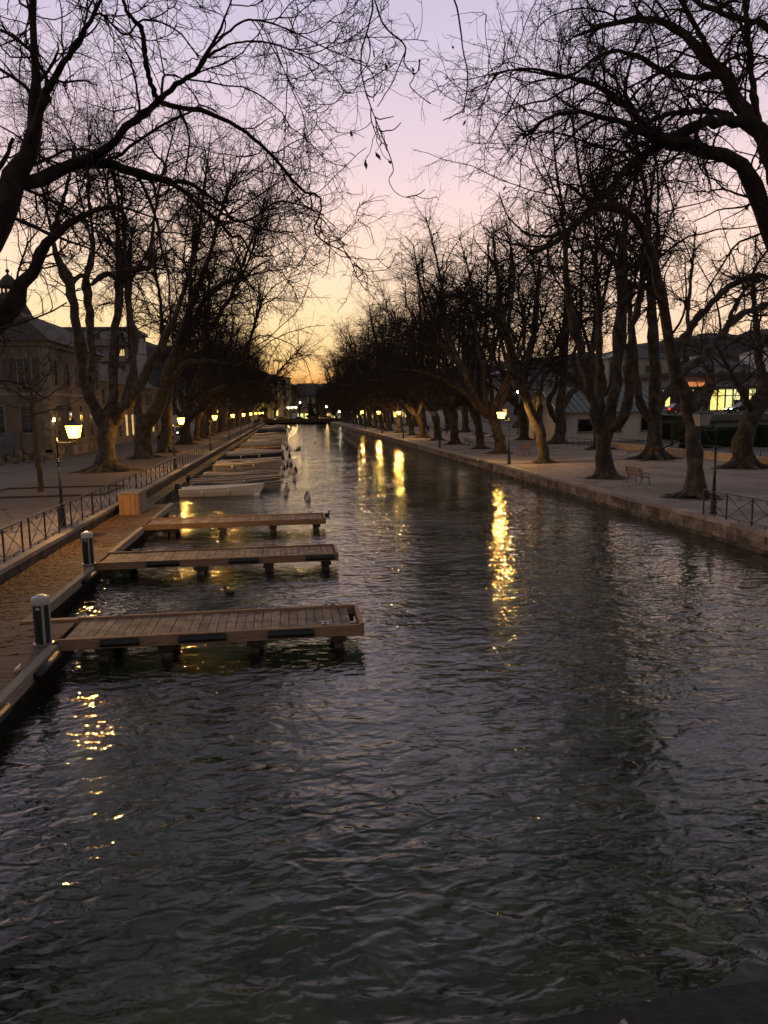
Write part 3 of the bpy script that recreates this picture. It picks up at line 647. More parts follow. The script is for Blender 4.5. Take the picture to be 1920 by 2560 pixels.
trace(T, 'z1', [(380,690,17.2,50),(470,640,17.0,48),(530,560,16.8,44),(600,508,16.6,40),(700,420,16.4,36),(760,360,16.2,30),(840,318,16.0,28),(880,250,15.9,24),(940,150,15.7,16),(1000,0,15.5,10),(1030,-110,15.4,7)])
trace(T, 'z1', [(690,440,16.4,34),(770,465,16.6,30),(860,475,16.8,28),(970,515,17.1,25),(1040,555,17.4,23),(1120,620,17.8,21),(1210,710,18.2,19),(1270,780,18.5,18),(1320,830,18.7,15),(1380,850,18.9,12),(1386,920,19.0,11),(1355,990,19.1,11),(1400,1045,19.3,10),(1500,1100,19.6,7),(1540,1190,19.9,5)])
trace(T, 'z1', [(680,430,16.4,32),(645,340,16.0,30),(628,240,15.7,30),(610,120,15.4,28),(560,70,15.2,26),(530,0,15.0,20),(480,-120,14.8,12)])
trace(T, 'z1', [(770,470,16.6,20),(808,550,16.6,14),(818,620,16.7,12),(800,740,16.9,9),(780,840,17.1,6)])
trace(T, 'z1', [(890,245,15.9,18),(1000,190,16.2,12),(1130,180,16.6,11),(1250,215,17.0,9),(1400,290,17.4,7),(1500,400,17.7,5)])
trace(T, 'z1', [(900,215,15.9,16),(1050,92,16.1,12),(1150,95,16.4,11),(1250,130,16.8,9),(1390,200,17.2,7),(1530,260,17.6,5)])
trace(T, 'z1', [(300,260,15.7,16),(420,60,15.3,13),(540,150,15.8,12),(620,85,15.9,12),(760,130,16.2,10),(870,260,16.6,7)])
trace(T, 'z1', [(148,-120,16.6,20),(420,-430,15.5,20),(900,-520,14.5,16),(1350,-330,14.0,13),(1600,-60,13.8,11),(1608,60,13.8,10),(1555,250,13.9,9),(1580,400,14,8),(1640,560,14.1,6)])
trace(T, 'z1', [(1350,-330,14.0,13),(1700,-180,13.6,12),(1950,-20,13.4,11),(1985,90,13.5,10),(1998,200,13.6,9),(2020,330,13.7,8),(2005,480,13.8,6)])
trace(T, 'z1', [(1600,-60,13.8,10),(1660,110,13.9,10),(1750,200,14.0,9),(1745,270,14.1,8),(1790,330,14.2,7),(1770,370,14.2,6),(1860,450,14.3,5)])
trace(T, 'z1', [(1640,560,14.1,7),(1700,730,14.3,6),(1680,780,14.3,5),(1720,840,14.4,4),(1800,860,14.5,3)])
flesh_near(T, list(range(0,11)), d1=2.2, d2=3.5, d3=4.2, t0=0.25, end=0.6)
flesh_near(T, [11,12,13,14], d1=0.7, d2=2.0, d3=2.6, t0=0.5, lf=0.42, sag=0.1, end=0.6)
T.roots(base, 0.62, 7)
T.finish('plane_tree', base, 'huge near plane tree whose limbs reach in from the left picture edge', nleaf=520, bark='bark_dark')

# L0b: the darker limb rising from the left edge behind it
T = Tree(2); T.slim = 0.85; base = (-13.6, 25.6, QZ)
trace(T, 'k', [(-40,745,26,44),(0,690,26,40),(45,630,26,36),(90,552,26,30),(120,507,26,24),(150,480,26,20),(178,467,26.2,17),(220,447,26.6,13),(262,455,27,9)], pre=[(-13.6,25.6,QZ-.1,.75),(-13.5,25.6,QZ+.6,.5),(-12.6,25.8,QZ+4.2,.42)])
trace(T, 'k', [(-20,720,26,30),(-60,600,25,24),(-50,480,24.4,18),(-10,380,24,14),(30,300,23.8,10)])
trace(T, 'k', [(100,540,26,16),(130,450,26.5,12),(150,380,27,9),(160,320,27.5,7)])
flesh_near(T, d1=1.3, d2=2.6, d3=2.6, t0=0.3, lf=1.2); T.roots(base, 0.5)
T.finish('plane_tree', base, 'plane tree limb slanting up from the left edge below the giant limbs', nleaf=120, bark='bark_dark')

# L1: the many-stemmed tree behind the nearest lamp
T = Tree(3); T.ext = 8.0; Y1 = 60.5; b1 = D(268, 1181, Y1); base = (b1[0], b1[1], QZ)
trace(T, 'z5', [(985,1960,Y1,330),(985,1900,Y1,220),(980,1750,Y1,172),(985,1600,Y1,178),(1000,1480,Y1,235),(1030,1400,Y1,150),(1045,1200,Y1+.5,92),(1040,950,Y1+1,86),(1052,750,Y1+1.2,84),(1072,550,Y1+1.5,80),(1092,350,Y1+1.8,80),(1100,180,Y1+2,74),(1105,-40,Y1+2.3,50),(1080,-300,Y1+2.6,26)])
trace(T, 'z5', [(960,1520,Y1,150),(880,1370,Y1-.4,110),(800,1200,Y1-.8,98),(755,1000,Y1-1.2,92),(735,820,Y1-1.5,94),(700,600,Y1-1.8,88),(660,380,Y1-2,84),(640,220,Y1-2.1,90),(590,110,Y1-2.2,110),(560,60,Y1-2.3,80),(500,-120,Y1-2.6,46),(450,-380,Y1-3,22)])
trace(T, 'z5', [(830,1250,Y1-.8,80),(850,1050,Y1-.4,72),(842,800,Y1,70),(830,600,Y1+.4,72),(818,420,Y1+.6,74),(795,230,Y1+.8,78),(800,130,Y1+.9,64),(840,20,Y1+1,56),(860,-180,Y1+1.2,34)])
trace(T, 'z5', [(640,260,Y1-2.1,50),(720,150,Y1-1.8,46),(800,140,Y1-1.6,40),(850,60,Y1-1.5,36),(850,-100,Y1-1.4,24)])
trace(T, 'z5', [(1060,1480,Y1,150),(1130,1380,Y1-.6,120),(1200,1280,Y1-1.2,112),(1290,1150,Y1-1.8,104),(1380,980,Y1-2.4,96),(1480,830,Y1-3,84),(1560,640,Y1-3.6,72),(1640,450,Y1-4.2,58),(1720,200,Y1-4.8,44),(1800,-60,Y1-5.4,28)])
trace(T, 'z5', [(1150,1330,Y1-.4,84),(1210,1050,Y1+.5,76),(1238,850,Y1+1,72),(1230,700,Y1+1.3,72),(1195,500,Y1+1.7,66),(1172,300,Y1+2,62),(1160,100,Y1+2.2,54),(1150,-150,Y1+2.4,34)])
trace(T, 'z5', [(845,230,Y1+.8,40),(930,160,Y1+1.5,56),(1000,130,Y1+2,60),(1060,160,Y1+2.2,40),(1150,250,Y1+2.4,30)])
trace(T, 'z5', [(1110,120,Y1+2,60),(1250,90,Y1+1.5,62),(1370,70,Y1+1,60),(1395,-60,Y1+.8,52),(1400,-200,Y1+.6,32)])
flesh_mid(T, d0=0.9, d1=1.0, d2=1.3, d3=1.6, t0=0.5, up=0.13, lf0=1.5); T.roots(base, 0.85, 8)
T.finish('plane_tree', base, 'many-stemmed plane tree with spreading roots right behind the nearest lamp', nleaf=160)

# L2: leaning right behind it
T = Tree(4); T.ext = 8.0; Y2 = 77.0; b2 = D(360, 1147, Y2); base = (b2[0], b2[1], QZ)
trace(T, 'q1', [(935,1320,Y2,170),(930,1230,Y2,112),(930,1120,Y2,110),(985,1050,Y2-.5,100),(1040,950,Y2-1,84),(1075,830,Y2-1.5,78),(1120,680,Y2-2,72),(1180,520,Y2-2.5,62),(1240,330,Y2-3,48),(1300,150,Y2-3.4,40),(1370,-60,Y2-3.8,24)])
trace(T, 'q1', [(1050,930,Y2-1,50),(1140,770,Y2-2.4,44),(1215,695,Y2-3.6,40),(1330,682,Y2-5,34),(1450,690,Y2-6.5,28),(1560,700,Y2-8,20)])
trace(T, 'q1', [(925,1120,Y2,70),(895,980,Y2+1,58),(880,850,Y2+1.6,52),(862,700,Y2+2.2,48),(850,520,Y2+2.6,40),(840,330,Y2+3,30)])
trace(T, 'q1', [(1110,720,Y2-2,50),(1190,600,Y2-2,46),(1320,300,Y2-2.4,40),(1440,180,Y2-3,34),(1545,150,Y2-3.6,26),(1600,60,Y2-4,16)])
flesh_mid(T, d0=1.2, d1=1.0, d2=1.3, d3=1.5, t0=0.4, bias=(0.25,0,0.1), lf0=1.5); T.roots(base, 0.7, 7)
T.finish('plane_tree', base, 'plane tree with a trunk leaning right towards the canal, behind the many-stemmed one', nleaf=100)
# L3, L4
T = Tree(5); T.ext = 8.0; Y3 = 87.0; b3 = D(416, 1131, Y3); base = (b3[0], b3[1], QZ)
trace(T, 'q1', [(1070,1280,Y3,130),(1075,1200,Y3,84),(1080,1050,Y3,78),(1085,900,Y3,70),(1110,760,Y3-.5,60),(1170,600,Y3-1,50),(1210,430,Y3-1.3,42),(1230,250,Y3-1.6,32),(1240,50,Y3-2,20)])
trace(T, 'q1', [(1085,880,Y3,44),(1060,700,Y3+1,40),(1050,500,Y3+2,32),(1040,300,Y3+2.4,24)])
trace(T, 'q1', [(1120,740,Y3-.5,44),(1280,560,Y3-2,38),(1400,420,Y3-3,30),(1500,250,Y3-4,22)])
flesh_mid(T, d0=1.3, d1=1.0, d2=1.3, d3=1.3, t0=0.35, bias=(0.25,0,0.1), lf0=1.5); T.roots(base, 0.7, 7)
T.finish('plane_tree', base, 'straight-trunked plane tree beside the second left lamp', nleaf=60)
T = Tree(6); T.ext = 6.0; Y4 = 108.0; b4 = D(462, 1110, Y4); base = (b4[0], b4[1], QZ)
trace(T, 'q1', [(1210,1230,Y4,110),(1205,1180,Y4,76),(1205,1080,Y4,70),(1230,980,Y4-.5,60),(1260,850,Y4-1,52),(1300,720,Y4-1.5,42),(1330,550,Y4-2,34),(1350,380,Y4-2.4,22)])
trace(T, 'q1', [(1215,1060,Y4,56),(1290,1000,Y4-2,50),(1400,885,Y4-4,44),(1500,832,Y4-6,36),(1620,815,Y4-8,28),(1740,830,Y4-10,18)])
trace(T, 'q1', [(1210,1050,Y4,40),(1170,900,Y4+1,36),(1150,740,Y4+2,28)])
flesh_mid(T, d0=1.3, d1=1.0, d2=1.3, d3=1.2, t0=0.3, bias=(0.25,0,0.1), lf0=1.35); T.roots(base, 0.7, 7)
T.finish('plane_tree', base, 'plane tree with a low arching limb over the moored boats', nleaf=40)

# young tree on the left
T = Tree(7); Yy = 45.6; b0 = D(104, 1234, Yy); base = (b0[0], b0[1], QZ)
YP = [(383,2160,Yy,62),(370,2000,Yy,58),(350,1800,Yy,52),(325,1600,Yy,46),(300,1400,Yy,44),(285,1200,Yy,34),(270,1000,Yy,24),(262,850,Yy,15),(255,700,Yy,8)]
trace(T, 'z5', YP)
rgy = random.Random(4)
for (x, y), (dx, dy), w in (((300,1420),(430,-130),22),((298,1380),(-330,-60),18),((292,1330),(420,-300),20),((290,1300),(-320,-230),20),((286,1230),(-170,-330),16),((284,1180),(300,-330),16),
                            ((278,1080),(-300,-260),14),((274,1020),(310,-330),13),((270,950),(-140,-300),11),((266,880),(170,-260),9),((300,1400),(60,-420),13),((290,1290),(240,-430),13)):
    dY = rgy.uniform(-3, 3)
    trace(T, 'z5', [(x,y,Yy,w),(x+dx*.35,y+dy*.25,Yy+dY*.35,w*.8),(x+dx*.7,y+dy*.6,Yy+dY*.7,w*.6),(x+dx,y+dy,Yy+dY,w*.3)])
P, R = T.all_limbs(list(range(1,13)))
a, ra = T.spawn(P, R, 1.8, 0.25, 1.0, (0.6,1.8), (0.4,1.0), 8, 0.03, 0.14, 0.6, 0.012, 4); T.spawn(a, ra, 2.2, 0.2, 1.0, (0.3,0.9), (0.4,1.1), 5, 0.0, 0.18, 0.7, 0.008, 3)
T.finish('young_tree', base, 'slender young bare tree standing in an edged bed left of the nearest lamp', group='small trees', nleaf=60, bark='bark_young')

# R0: near right giant, trunk outside the frame
T = Tree(8); base = (18.9, 21.6, QZ)
trace(T, 'z2', [(1760,1180,21.6,130),(1680,980,21.6,95),(1620,880,21.6,86),(1572,790,21.6,80),(1535,712,21.6,74),(1450,672,21.3,62),(1350,640,21,56),(1255,618,20.7,50),(1205,600,20.4,44),(1100,560,20,34),(980,520,19.6,26),(840,480,19.2,20),(700,510,18.8,14),(600,600,18.5,9)],
      pre=[(18.9,21.6,QZ-.1,.9),(18.9,21.6,QZ+.7,.66),(18.6,21.7,QZ+3.5,.58)])
trace(T, 'z2', [(1740,900,21.6,80),(1659,640,22,74),(1580,545,22.2,70),(1530,440,22.4,62),(1450,315,22.6,56),(1370,225,22.8,46),(1290,145,23,38),(1180,92,23.2,32),(1080,85,23.4,26),(950,112,23.6,20),(820,160,23.8,12)])
trace(T, 'z2', [(1560,530,22.2,54),(1450,520,21.8,50),(1350,550,21.4,46),(1235,600,21,42),(1120,672,20.6,36),(1030,745,20.2,30),(960,850,19.9,24),(880,860,19.6,18),(800,800,19.3,12)])
trace(T, 'z2', [(1500,500,22.3,34),(1420,485,23,32),(1320,480,23.8,28),(1200,502,24.6,22),(1080,560,25.4,16)])
trace(T, 'z2', [(1450,325,22.6,32),(1300,332,22.2,28),(1190,302,21.8,26),(1110,252,21.4,22),(1000,218,21,18),(900,260,20.6,14),(800,330,20.2,10),(640,310,19.8,8),(560,300,19.5,7),(440,325,19.2,5)])
trace(T, 'z2', [(1205,600,20.4,30),(1060,480,20,26),(960,390,19.7,22),(880,355,19.4,18),(740,320,19,14),(600,296,18.7,10),(450,330,18.4,7)])
trace(T, 'z2', [(1640,700,22,40),(1600,420,22.6,30),(1575,200,23,26),(1560,0,23.4,20),(1540,-200,23.8,12)])
trace(T, 'z2', [(1440,300,22.6,30),(1360,140,22,24),(1250,-40,21.4,18),(1120,-160,20.9,12)])
trace(T, 'z2', [(1659,120,23,30),(1520,80,22.6,26),(1380,20,22.2,20),(1200,-60,21.6,14)], pre=[D(2050, 300, 22.4).tolist()+[0.2]])
flesh_near(T, d1=2.2, d2=3.2, d3=3.5, t0=0.22, lf=1.1, end=0.5); T.roots(base, 0.62, 7)
T.finish('plane_tree', base, 'huge near plane tree whose crooked limbs reach in from the right picture edge', nleaf=520, bark='bark_dark')

# R1: the forked tree next to the unlit lamp
T = Tree(9); Y5 = 33.6; c1 = D(1737, 1246, Y5); base = (c1[0], c1[1], QZ)
trace(T, 'z3', [(1330,1335,Y5,150),(1332,1300,Y5,92),(1328,1180,Y5,72),(1325,1060,Y5,70),(1315,960,Y5,84),(1285,880,Y5-.3,66),(1250,790,Y5-.6,58),(1225,700,Y5-.9,52),(1208,600,Y5-1.2,50),(1188,480,Y5-1.5,48),(1160,350,Y5-1.9,46),(1128,220,Y5-2.3,44),(1090,130,Y5-2.7,42),(1040,70,Y5-3,40),(965,32,Y5-3.4,38),(890,32,Y5-3.8,36),(830,80,Y5-4.2,34),(770,130,Y5-4.6,32),(700,190,Y5-5,28),(640,222,Y5-5.4,24),(570,236,Y5-5.8,16)])
trace(T, 'z3', [(1320,960,Y5,64),(1370,900,Y5+.3,52),(1395,840,Y5+.5,52),(1402,795,Y5+.6,44),(1410,760,Y5+.6,20)])
trace(T, 'z3', [(1245,795,Y5-.6,44),(1330,735,Y5,40),(1420,640,Y5+.6,36),(1490,560,Y5+1.2,32),(1560,505,Y5+1.8,28),(1659,470,Y5+2.4,22),(1800,430,Y5+3,12)])
trace(T, 'z3', [(1235,700,Y5-.9,40),(1300,590,Y5-.8,36),(1370,500,Y5-.7,34),(1460,410,Y5-.5,30),(1540,362,Y5-.3,28),(1600,340,Y5,24),(1700,352,Y5+.4,16)])
trace(T, 'z3', [(1480,565,Y5+1,26),(1500,500,Y5+.6,20),(1560,400,Y5,14),(1640,330,Y5-.6,9)])
flesh_near(T, d1=1.15, d2=2.2, d3=2.0, t0=0.32, lf=1.5, sag=0.04)
P, R = T.all_limbs(); sA, sR = T.spawn(P, R, 0.55, 0.3, 1.0, (3.5,7.5), (0.3,1.0), 11, 0.16, 0.07, 0.5, 0.015, 5, rcap=0.06)
cA, cR = T.spawn(sA, sR, 1.4, 0.2, 1.0, (0.7,2.2), (0.4,1.0), 7, 0.02, 0.15, 0.6, 0.008, 3); T.spawn(cA, cR, 1.8, 0.1, 1.0, (0.3,0.9), (0.4,1.1), 4, 0, 0.2, 0.7, 0.0055, 3)
T.roots(base, 0.5, 7)
T.finish('plane_tree', base, 'plane tree with a tall arching stem beside the unlit right lamp', nleaf=240)

# R2: pollarded candelabra tree behind the bench
T = Tree(10); T.ext = 6.5; Y6 = 44.3; c2 = D(1516, 1198, Y6); base = (c2[0], c2[1], QZ)
trace(T, 'z3', [(925,1262,Y6,150),(922,1220,Y6,90),(916,1100,Y6,74),(918,1035,Y6,96),(950,950,Y6,60),(975,850,Y6,52),(985,700,Y6+.2,50),(992,550,Y6+.4,52),(1000,400,Y6+.6,52),(1000,270,Y6+.8,54),(1005,200,Y6+.9,34),(1030,40,Y6+1,20)])
trace(T, 'z3', [(905,1040,Y6,70),(872,950,Y6-.4,48),(850,820,Y6-.8,44),(822,700,Y6-1.2,42),(785,560,Y6-1.6,38),(758,420,Y6-2,32),(745,250,Y6-2.4,24),(735,60,Y6-2.8,14)])
trace(T, 'z3', [(910,1030,Y6,60),(900,900,Y6+.8,42),(895,750,Y6+1.4,38),(900,600,Y6+2,32),(893,450,Y6+2.5,26),(885,280,Y6+3,16)])
trace(T, 'z3', [(930,1040,Y6,66),(990,1000,Y6-.8,54),(1030,900,Y6-1.4,48),(1030,720,Y6-2,44),(1050,565,Y6-2.6,40),(1080,430,Y6-3.2,32),(1100,300,Y6-3.8,22)])
trace(T, 'z3', [(1000,330,Y6+.7,34),(940,240,Y6+.4,24),(860,210,Y6,18),(780,230,Y6-.5,12)])
trace(T, 'z3', [(1002,360,Y6+.7,32),(1070,390,Y6+.4,26),(1130,370,Y6,30),(1150,270,Y6-.3,20),(1160,120,Y6-.6,12)])
flesh_mid(T, d0=0.8, d1=0.75, d2=1.25, d3=1.5, t0=0.48, lf=0.95, lf0=1.35, thick=0.85); T.roots(base, 0.55, 7)
T.finish('plane_tree', base, 'pollarded plane tree with upright candelabra stems behind the bench on the right', nleaf=160)

# R3: pale trunk leaning left beside the lit lamp
T = Tree(11); Y7 = 57.6; c3 = D(1360, 1161, Y7); base = (c3[0], c3[1], QZ)
trace(T, 'z3', [(650,1195,Y7,90),(648,1160,Y7,56),(640,1080,Y7,50),(618,1005,Y7,54),(582,920,Y7-.5,44),(542,830,Y7-1,42),(510,730,Y7-1.5,40),(480,620,Y7-2,38),(448,540,Y7-2.6,34),(380,492,Y7-3.4,28),(300,445,Y7-4.2,22),(230,428,Y7-5,16),(165,432,Y7-5.6,9)])
trace(T, 'z3', [(622,1000,Y7,40),(630,940,Y7+.4,36),(625,905,Y7+.5,26),(640,820,Y7+1,14),(660,700,Y7+1.4,9)])
trace(T, 'z3', [(540,830,Y7-1,30),(580,700,Y7-.4,26),(600,560,Y7,22),(620,400,Y7+.5,16),(630,250,Y7+1,10)])
trace(T, 'z3', [(485,640,Y7-2,30),(450,480,Y7-2.2,26),(440,330,Y7-2.4,20),(420,180,Y7-2.6,12)])
trace(T, 'z3', [(560,870,Y7-.6,26),(660,720,Y7+1,24),(740,600,Y7+2,18),(800,470,Y7+3,12)])
flesh_mid(T, d0=0.8, d1=1.0, d2=1.4, d3=1.6, t0=0.35, lf=0.95, thick=0.85); T.roots(base, 0.42, 6)
T.finish('plane_tree', base, 'plane tree with pale lamplit trunk leaning left on the right quay', nleaf=140)

# second row behind: R4 R5 R6
T = Tree(12); T.ext = 7.0; Y8 = 58.2; c = D(1636, 1149, Y8); base = (c[0], c[1], QZ)
trace(T, 'z3', [(1150,1170,Y8,130),(1150,1130,Y8,76),(1146,980,Y8,66),(1150,800,Y8,54),(1140,600,Y8,50),(1130,420,Y8,46),(1122,200,Y8,34),(1110,0,Y8,20)])
trace(T, 'z3', [(1140,990,Y8,50),(1085,920,Y8-.6,44),(1062,800,Y8-1,38),(1052,660,Y8-1.5,34),(1040,520,Y8-2,26),(1020,350,Y8-2.4,16)])
trace(T, 'z3', [(1150,960,Y8,50),(1200,870,Y8+1,46),(1250,820,Y8+1.6,36),(1290,700,Y8+2.2,28),(1300,500,Y8+3,20)])
flesh_mid(T, d0=0.7, d1=0.6, d2=1.1, d3=1.3, t0=0.45, lf=1.0, thick=0.85); T.roots(base, 0.8, 7)
T.finish('plane_tree', base, 'thick plane tree in front of the low beige wall, back row on the right', nleaf=80)
T = Tree(13); Y9 = 48.2; c = D(1858, 1173, Y9); base = (c[0], c[1], QZ)
trace(T, 'z3', [(1545,1215,Y9,140),(1542,1170,Y9,98),(1548,1080,Y9,92),(1590,960,Y9,86),(1650,850,Y9,74),(1720,730,Y9,60),(1790,560,Y9,44),(1830,350,Y9,28)])
trace(T, 'z3', [(1640,870,Y9,50),(1620,700,Y9+1,36),(1600,520,Y9+2,26),(1590,330,Y9+3,16)])
trace(T, 'z3', [(1590,960,Y9,44),(1540,860,Y9-1,26),(1470,740,Y9-2,16),(1420,640,Y9-3,9)])
flesh_mid(T, d0=0.8, d1=0.7, d2=1.2, d3=1.3, t0=0.35); T.roots(base, 0.75, 7)
T.finish('plane_tree', base, 'stout plane tree leaning right at the right picture edge, back row', nleaf=80)
T = Tree(14); T.ext = 6.0; Y10 = 86.5; c = D(1395, 1112, Y10); base = (c[0], c[1], QZ)
trace(T, 'z3', [(715,1105,Y10,90),(716,1070,Y10,58),(722,960,Y10,50),(732,820,Y10,40),(742,700,Y10,36),(748,560,Y10,32),(752,420,Y10,24),(750,260,Y10,14)])
trace(T, 'z3', [(716,1000,Y10,36),(680,950,Y10-1,28),(668,905,Y10-1.5,26),(700,850,Y10-2,22),(720,700,Y10-2.5,14)])
trace(T, 'z3', [(722,950,Y10,36),(770,870,Y10+1,32),(825,815,Y10+2,28),(860,700,Y10+3,22),(880,520,Y10+4,14)])
flesh_mid(T, d0=0.9, d1=0.8, d2=1.2, d3=1.2, t0=0.35); T.roots(base, 0.7, 7)
T.finish('plane_tree', base, 'plane tree before the white boathouse gable, back row on the right', nleaf=60)

# generic plane trees for the receding rows, local coordinates, leaning towards +X
def generic(seed, lean, dense):
    T = Tree(seed); r = random.Random(seed); h = r.uniform(3.4, 4.6); r0 = r.uniform(0.42, 0.55)
    tx = lean*r.uniform(0.5, 1.0)
    T.limb([(0,0,-0.1),(0,0,0.5),(tx*.3,0.05,h*.5),(tx,0.1,h)], [r0*1.7, r0*1.1, r0*.9, r0*1.0], n=12, sides=9)
    k = r.choice((5,6))
    for j in range(k):
        a = 6.283*j/k+r.uniform(-.4,.4); out = r.uniform(1.4, 2.8); H = r.uniform(14, 18); d = np.array([math.cos(a), math.sin(a), 0])
        top = np.array([tx, 0.1, h-0.3]); rr = r0*r.uniform(.45,.62); w = lambda: r.uniform(-1.1,1.1)
        P = [top, top+d*out*.6+[lean*.2,0,1.6], top+d*out+[lean*.5+w(),w(),4.0], top+d*(out+.8)+[lean*.9+w(),w(),7.5], top+d*(out+1.9)+[lean*1.2+w(),w(),12.5], top+d*(out+3.2)+[lean*1.4,0,H]]
        T.limb(P, [rr, rr*.85, rr*.72, rr*.55, rr*.36, rr*.12])
    for q in (-1, 1):   # low limbs reaching over the water and along the bank
        P = [(tx,0,h-0.4),(tx+1.4,q*r.uniform(.2,1.0),h+1.2),(tx+3.6,q*r.uniform(.8,2.0),h+2.9),(tx+6.0,q*r.uniform(1,3),h+4.0),(tx+8.6,q*r.uniform(1.5,4),h+4.4)]
        T.limb(P, [r0*.5, r0*.42, r0*.33, r0*.22, r0*.08])
    flesh_mid(T, d0=0.40*dense, d1=0.80*dense, d2=0.95, d3=1.0, t0=0.45, up=0.10, lf=1.1, thick=0.86); T.roots((0,0,0), r0*1.05, 6)
    return T
PROTO = []
for k, (sd, ln, dn) in enumerate(((21,0.9,1.0),(22,1.6,1.05),(23,0.4,1.05),(24,1.2,1.0))):
    PROTO.append(generic(sd, ln, dn).finish('plane_tree', (0,0,0), None, nleaf=60, local=True))
used = [False]*4
def put_tree(k, loc, rz, s, label):
    o = PROTO[k] if not used[k] else copy_tree(PROTO[k]); used[k] = True
    place(o, loc, rz, label, s, 'tree', 'bare plane trees along the canal')
rt = random.Random(31)
for i, y in enumerate((70.5, 79.5, 91, 103, 114, 126, 139, 152, 163, 176, 188, 201, 214, 227, 240, 253, 266, 279)):
    put_tree(i % 4, (20.1+rt.uniform(-.3,.3), y, QZ), math.pi+rt.uniform(-.5,.5), rt.uniform(0.95, 1.08), '%s plane tree in the right front row counted from the lit lamp away' % ORDW[i])
for i, y in enumerate((73.5, 99, 111, 123, 134, 146, 158, 171, 184, 198, 212, 226, 241, 257, 273)):
    put_tree((i+2) % 4, (31.0+rt.uniform(-.4,.4), y, QZ), math.pi+rt.uniform(-.9,.9), rt.uniform(1.0, 1.14), '%s plane tree in the right back row counted from the candelabra tree away' % ORDW[i])
for i, y in enumerate((121, 132, 144, 156, 168, 180, 192, 205, 218, 231, 244, 257, 270, 281)):
    put_tree((i+1) % 4, (-14.2+rt.uniform(-.3,.3), y, QZ), rt.uniform(-.5,.5), rt.uniform(0.98, 1.1), '%s plane tree in the left row counted from the arching limb away' % ORDW[i])
for i, (x, y, s) in enumerate(((-24,176,.9),(-26,203,.95),(-25,230,.9),(-27,258,.95))):
    put_tree(i % 4, (x, y, QZ), rt.uniform(-2,2), s, '%s plane tree behind the left row, hidden deep in the dark crowns' % ORDW[i])
for i, (x, y, s) in enumerate(((-4.5,298,.95),(21,300,.8),(33,306,.9),(-15,316,.9),(5,330,.8),(46,315,.95),(-30,300,.9),(-11,301,.8),(13,304,.75),(1.5,308,.7),(27,309,.85))):
    put_tree((i+1) % 4, (x, y, QZ), rt.uniform(-2,2), s, '%s bare tree beyond the road bridge at the canal end, from near to far' % ORDW[i])

rp = random.Random(77)
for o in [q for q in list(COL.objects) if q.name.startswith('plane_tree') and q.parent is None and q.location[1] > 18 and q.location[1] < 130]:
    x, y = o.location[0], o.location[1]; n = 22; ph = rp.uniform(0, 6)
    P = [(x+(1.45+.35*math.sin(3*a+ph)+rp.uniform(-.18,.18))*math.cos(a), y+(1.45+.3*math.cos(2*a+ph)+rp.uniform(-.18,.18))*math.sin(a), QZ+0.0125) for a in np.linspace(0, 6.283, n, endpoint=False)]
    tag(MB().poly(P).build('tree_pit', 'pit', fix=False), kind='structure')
def litter(r, n):
    side = r.random(n) < 0.55; y = 24+86*r.random(n)**1.5; x = np.where(side, r.uniform(16.5, 31, n), r.uniform(-17, -8.7, n))
    return np.stack([x, y, np.full(n, QZ+0.016)], 1)
leaves('leaf_litter', 5200, litter, 'scattered brown leaves on the promenades under the trees')

# ------------------------------------------------------------------ boats and buoys
def hull_mesh(L, Wd, H, bowup, fullness, rim=0.0):
    """shell with outer skin, flat rim and inner skin; stern at x=0, bow at x=L"""
    ns = 15; V = []; Q = []; prof = [(0.0,0.0),(0.55,0.06),(0.86,0.30),(0.97,0.65),(1.0,1.0)]; inn = [(0.93,1.0),(0.90,0.65),(0.78,0.36),(0.5,0.26),(0.0,0.24)]
    sec = prof+inn; m = len(sec)
    for i in range(ns):
        t = i/(ns-1); w = Wd/2*min(1.0, 0.80+0.5*t)*(1-max(0, (t-0.45)/0.55)**fullness); w = max(w, 0.02); h = H*(1+bowup*t*t); x = L*t + (0.0 if t < 1 else 0.06)
        for a, b in sec: V.append((x+0.085*b*(t**3)*L-0.02*b*(1-t)*L*0.6, a*w*(0.72+0.28*b**0.7), -0.14+b*(h+0.14)))
    n = m
    for i in range(ns-1):
        for k in range(m-1): Q.append((i*n+k, (i+1)*n+k, (i+1)*n+k+1, i*n+k+1))
    nv = len(V); V2 = V + [(x,-y,z) for x,y,z in V]; Q2 = Q + [tuple(nv+i for i in q[::-1]) for q in Q]
    me = bpy.data.meshes.new('hull'); me.from_pydata(V2, [], Q2 + [tuple(range(0,5))+tuple(nv+i for i in range(4,0,-1))] + [tuple(range(5,10))+tuple(nv+i for i in range(8,4,-1))])
    return me, (lambda t: (Wd/2*min(1.0,0.80+0.5*t)*(1-max(0,(t-0.45)/0.55)**fullness), H*(1+bowup*t*t), L*t+0.085*L*t**3-0.012*L*(1-t)))
